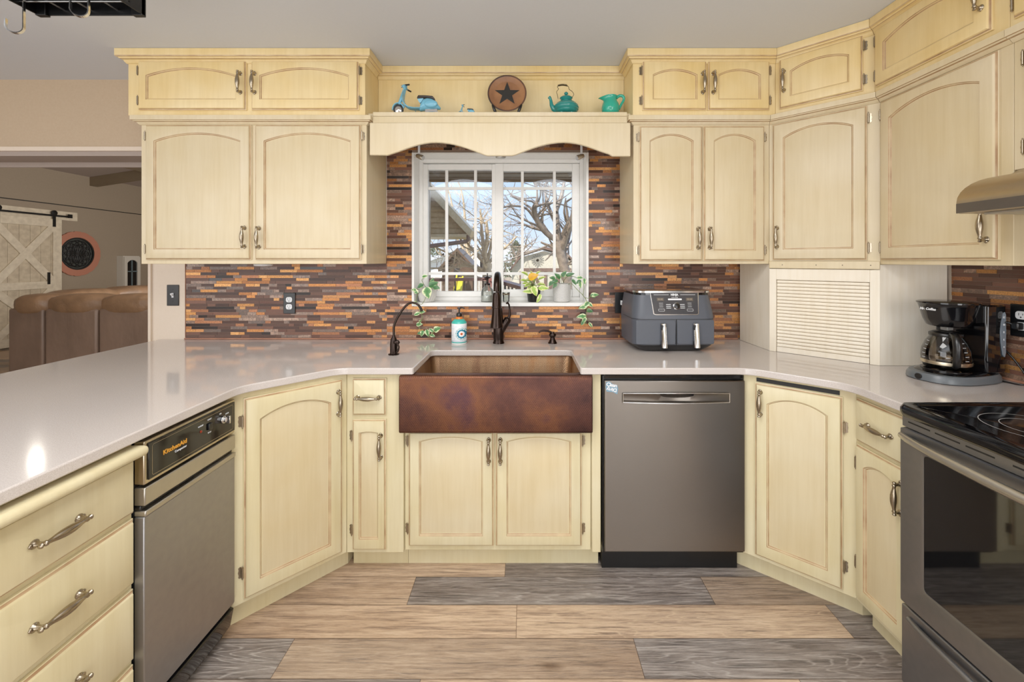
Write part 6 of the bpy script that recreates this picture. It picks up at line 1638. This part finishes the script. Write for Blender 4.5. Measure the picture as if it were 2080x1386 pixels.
tree('thin distant bare tree left of the centre of the window', 18.0, [[(962, 590), (955, 540), (950, 500), .12, .09], [(950, 505), (945, 450), (940, 400), (930, 365), .07, .02], [(950, 505), (965, 450), (970, 410), .05, .02], [(950, 520), (920, 470), (900, 420), .05, .02]], 12, M_BARK2, 1.6, 1.2, 2, 7)
tree('thin distant bare tree behind the shed', 24.0, [[(1058, 590), (1050, 550), (1050, 520), .12, .09], [(1050, 525), (1040, 500), (1045, 470), .06, .02], [(1050, 525), (1065, 505), (1070, 485), .06, .02]], 22, M_BARK, 1.6, 1.2, 2, 7)

# shed
M_SHED = glaze_m('shed_siding', '#b3ab98', '#c4bca8'); M_SHB = glaze_m('shed_brown', '#5c463c', '#6b5347')
D = 20.0
t = thing('garden_shed', 'beige shed with brown barn-style trim behind the yard', 'shed', (px(1105, 0, D)[0], D, GZ))
ox = t.location.x
def q2(x, y): p = Q(x, y, D); return (p[0] - ox, p[1] - GZ)
mb = MB(); mb.prism_y([(q2(1040, 0)[0], 0), (q2(1172, 0)[0], 0), q2(1172, 545), q2(1150, 522), q2(1105, 510), q2(1062, 522), q2(1040, 545)], 0, 2); mb.build('wall', [M_SHED], t)
mb = MB(); pl = [(1036, 552), (1060, 520), (1105, 506), (1152, 519), (1176, 548)]
for i in range(4):
    a_, b2 = q2(*pl[i]), q2(*pl[i + 1]); mb.prism_y([a_, b2, (b2[0], b2[1] + .12), (a_[0], a_[1] + .12)], -.25, 2.2)
mb.build('roof', [M_SHB], t)
mb = MB(); a_ = q2(1062, 545); b2 = q2(1160, 552); mb.box(a_[0], b2[0], -.06, -.001, b2[1], a_[1])
for x in (1058, 1082, 1108, 1134, 1160): X = q2(x, 0)[0]; mb.box(X - .07, X + .07, -.05, -.001, 0, b2[1])
for xa, xb in ((1084, 1106), (1132, 1110)):
    A_ = q2(xa, 556); B_ = q2(xb, 600); mb.prism_y([(A_[0] - .08, A_[1]), (A_[0] + .08, A_[1]), (B_[0] + .08, B_[1]), (B_[0] - .08, B_[1])], -.055, -.002)
mb.build('door_trim', [M_SHB], t)
mb = MB(); c_ = q2(1092, 529)
for k in range(8): a_ = PI * k / 8; mb.prism_y([(c_[0] + .3 * math.cos(a_) + .02 * math.sin(a_), c_[1] + .3 * math.sin(a_) - .02 * math.cos(a_)), (c_[0] - .3 * math.cos(a_) + .02 * math.sin(a_), c_[1] - .3 * math.sin(a_) - .02 * math.cos(a_)), (c_[0] - .3 * math.cos(a_) - .02 * math.sin(a_), c_[1] - .3 * math.sin(a_) + .02 * math.cos(a_)), (c_[0] + .3 * math.cos(a_) - .02 * math.sin(a_), c_[1] + .3 * math.sin(a_) + .02 * math.cos(a_))], -.03, -.001)
mb.build('star_ornament', [plain('star_grey', '#8a8578', .6)], t)
# white house
M_WH = plain('white_siding', '#e8e8e6', .6); M_WR = plain('grey_roof', '#b9bcc0', .7)
D = 30.0
t = thing('neighbour_house', 'white neighbouring house behind the playhouse at the left of the window view', 'house', (px(930, 0, D)[0], D, GZ)); ox = t.location.x
mb = MB(); mb.prism_y([(q2(840, 0)[0], 0), (q2(1002, 0)[0], 0), q2(1002, 520), q2(950, 500), q2(900, 522), q2(840, 524)], 0, 6); mb.build('wall', [M_WH], t)
mb = MB()
for a_, b2 in (((836, 545), (905, 520)), ((898, 522), (950, 498)), ((950, 498), (1006, 520))):
    A_, B_ = q2(*a_), q2(*b2); mb.prism_y([A_, B_, (B_[0], B_[1] + .2), (A_[0], A_[1] + .2)], -.5, 6.5)
mb.build('roof', [M_WR], t)
for x in (920, 975): mb = MB(); A_ = q2(x, 548); mb.box(A_[0], A_[0] + .5, -.02, -.001, A_[1], A_[1] + .6); mb.build('window', [M_BLK], t)
# playhouse + slide
D = 15.0
t = thing('playhouse', 'brown wooden playhouse with peaked roof in the yard', 'playhouse', (px(928, 0, D)[0], D, GZ)); ox = t.location.x
M_PH = glaze_m('playhouse_wood', '#4a382c', '#5f4838')
mb = MB(); mb.prism_y([(q2(898, 0)[0], 0), (q2(962, 0)[0], 0), q2(962, 548), q2(930, 514), q2(898, 548)], 0, 1.2); mb.box(q2(922, 0)[0], q2(934, 0)[0], -.01, 0, q2(0, 566)[1], q2(0, 545)[1], 1); mb.build('wall', [M_PH, M_BLKM], t)
mb = MB()
for a_, b2 in (((892, 552), (930, 511)), ((930, 511), (968, 552))): A_, B_ = q2(*a_), q2(*b2); mb.prism_y([A_, B_, (B_[0], B_[1] + .12), (A_[0], A_[1] + .12)], -.2, 1.4)
mb.build('roof', [M_PH], t)
t = thing('slide', 'bright yellow plastic slide in front of the playhouse', 'slide', (px(925, 0, 13.8)[0], 13.8, GZ)); D = 13.8; ox = t.location.x
M_YSL = plain('yellow_plastic', '#e8d21e', .4)
mb = MB(); zt_ = q2(0, 566)[1]; hw = .11
mb.prism_x([(1.0, zt_), (1.0, zt_ - .06), (-.8, .05), (-.8, .12)], -hw, hw)
for s_ in (-1, 1): mb.prism_x([(1.0, zt_ + .12), (1.0, zt_ - .06), (-.8, .05), (-.8, .22)], s_ * hw - .025, s_ * hw + .025)
mb.build('chute', [M_YSL], t, bevel=.01)
# fence behind and shrubs
t = thing('deck_railing', 'reddish-brown deck railing with dark balusters just outside the window', 'railing', (-.6, 4.6, GZ)); org = Vector(t.location)
M_RAIL = glaze_m('red_brown_rail', '#7c4c44', '#8d5b52'); M_BAL = plain('baluster_dark', '#3a3030', .5)
mb = MB()
a_, b2, c_ = Vector(px(868, 572, 4.9)), Vector(px(1000, 570, 4.9)), Vector(px(1075, 592, 3.9))
for p, q in ((a_, b2), (b2, c_)):
    d = (q - p); n2 = Vector((-d.y, d.x, 0)).normalized() * .045
    mb.loft([[tuple(x - org) for x in (e - n2, e + n2, e + n2 + Vector((0, 0, .035)), e - n2 + Vector((0, 0, .035)))] for e in (p, q)], 0)
    e1, e2 = p - Vector((0, 0, .85)), q - Vector((0, 0, .85)); mb.loft([[tuple(x - org) for x in (e - n2, e + n2, e + n2 + Vector((0, 0, .035)), e - n2 + Vector((0, 0, .035)))] for e in (e1, e2)], 0)
mb.build('rail', [M_RAIL], t)
mb = MB()
for p, q in ((a_, b2), (b2, c_)):
    L = (q - p).length; k = int(L / .10)
    for i in range(k + 1): e = p.lerp(q, i / k) - org; mb.tube([e - Vector((0, 0, .85)), e], .011, 6)
mb.build('baluster', [M_BAL], t)
mb = MB()
for e in (a_, b2, c_): e = e - org; mb.box(e.x - .045, e.x + .045, e.y - .045, e.y + .045, 0, e.z + .001)
mb.build('post', [M_RAIL], t)
t = thing('garden_fence', 'grey wooden fence across the back of the yard', 'fence', (0, 26, GZ))
mb = MB()
for k in range(90): x = -18 + k * .4; mb.box(x, x + .37, 0, .03, 0, 1.25)
mb.build('boards', [glaze_m('fence_wood', '#8f8375', '#a3978a')], t)
def bush(label, x, D, r, seed, h):
    rnd = random.Random(seed); t = thing('evergreen_bush', label, 'bush', (x, D, GZ)); mb = MB()
    for k in range(500):
        a, z = rnd.uniform(0, 2 * PI), rnd.random(); rr = r * (1 - z) ** .6 * rnd.random() ** .4; p = Vector((rr * math.cos(a), rr * math.sin(a), z * h)); d = Vector((rnd.gauss(0, 1), rnd.gauss(0, 1), rnd.gauss(.3, 1))).normalized() * .22; e = d.cross(Vector((rnd.random(), 1, .2))).normalized() * .07
        mb.add([p - e, p + e, p + d], [(0, 1, 2)])
    mb.build('foliage', [plain('evergreen', '#48543a', .8)], t, smooth=0)
    mb = MB(); mb.tube([(0, 0, 0), (0, 0, h * .6)], [.1, .04], 6); mb.build('stem', [M_BARK], t)
bush('dark evergreen between the two big trees', px(1048, 0, 28)[0], 28, 1.3, 4, 3.6)
bush('round evergreen left of the playhouse', px(884, 0, 38)[0], 38, 1.6, 6, 3.6)

# ------------------------------------------------------------------ sky and light
wd = bpy.data.worlds.new('world'); SC.world = wd; wd.use_nodes = True; nt = wd.node_tree; nt.nodes.clear()
out = nt.nodes.new('ShaderNodeOutputWorld'); bg = nt.nodes.new('ShaderNodeBackground'); nt.links.new(bg.outputs[0], out.inputs[0])
tc = nt.nodes.new('ShaderNodeTexCoord'); sx = nt.nodes.new('ShaderNodeSeparateXYZ'); nt.links.new(tc.outputs['Generated'], sx.inputs[0])
g = ramp(nt, sx.outputs[2], [(0.0, '#dfe6ee'), (0.05, '#c6daf3'), (0.30, '#a3c5ee'), (1.0, '#6f9fdc')])
n = noise(nt, tc.outputs['Generated'], 5, 5, (1, 1, 3), .6)
cl = ramp(nt, n, [(0.56, (0, 0, 0, 1)), (0.72, (1, 1, 1, 1))])
nt.links.new(mixc(nt, g, (1, 1, 1, 1), cl), bg.inputs[0]); bg.inputs[1].default_value = 1.4

def lamp(name, kind, loc, power, size=None, rot=(0, 0, 0), color=(1, 1, 1), sizey=None, spread=None, ang=None):
    l = bpy.data.lights.new(name, kind); l.energy = power; l.color = color
    if kind == 'AREA':
        l.size = size
        if sizey: l.shape = 'RECTANGLE'; l.size_y = sizey
        if spread: l.spread = spread
    elif kind == 'POINT': l.shadow_soft_size = size
    elif kind == 'SUN': l.angle = ang or 0.01
    o = bpy.data.objects.new(name, l); COL.objects.link(o); o.location = loc; o.rotation_euler = rot
    return o
WARM = (1.0, 0.95, 0.89)
lamp('sun', 'SUN', (0, 0, 10), 8.0, rot=(R(48), 0, R(-35)), color=(1, .96, .9))
lamp('kitchen_ceiling_light', 'AREA', (-0.25, 0.55, 2.415), 30, 1.3, color=(1, .98, .95), sizey=0.9)
lamp('kitchen_left_fill', 'AREA', (-3.5, -1.6, 1.6), 62, 3.2, rot=(R(88), 0, R(-28)), color=(.97, .985, 1), sizey=1.9)  # added area fill behind the camera, no fixture stands there
lamp('kitchen_right_fill', 'AREA', (1.38, -1.7, 1.5), 30, 0.9, rot=(R(88), 0, R(14)), color=(.97, .985, 1), sizey=1.9)  # unseen fill behind the camera, added to light the room from the right
lamp('kitchen_low_fill', 'AREA', (-.4, -1.7, .42), 26, 2.4, rot=(R(97), 0, 0), color=(.97, .985, 1), sizey=.7)  # low fill added below the height mirrored in the window glass
lamp('kitchen_upward_fill', 'AREA', (-0.8, -0.9, 1.9), 58, 3.6, rot=(R(180), 0, 0), color=(.93, .97, 1), sizey=1.6)  # unseen fill turned upward, added to brighten the ceiling
lamp('kitchen_side_fill', 'AREA', (-4.2, -0.6, 2.38), 26, 2.0, color=(.97, .985, 1), sizey=2.0)  # added fill at ceiling level out of view on the left, no fixture
lamp('living_room_lamp', 'POINT', (-4.75, 4.07, 2.42), 4, 0.03, color=(1, .92, .8))
lamp('living_room_fill', 'AREA', (-2.45, 5.8, 1.9), 135, 4.5, rot=(R(90), 0, R(90)), color=(1, .95, .88), sizey=2.0)
SC.view_settings.view_transform = 'Standard'
SC.view_settings.look = 'None'
SC.view_settings.exposure = 0.06; SC.view_settings.gamma = 1.15
SC.cycles.max_bounces = 8; SC.cycles.transparent_max_bounces = 12
SC.cycles.use_denoising = True
SC.cycles.sample_clamp_indirect = 6.0
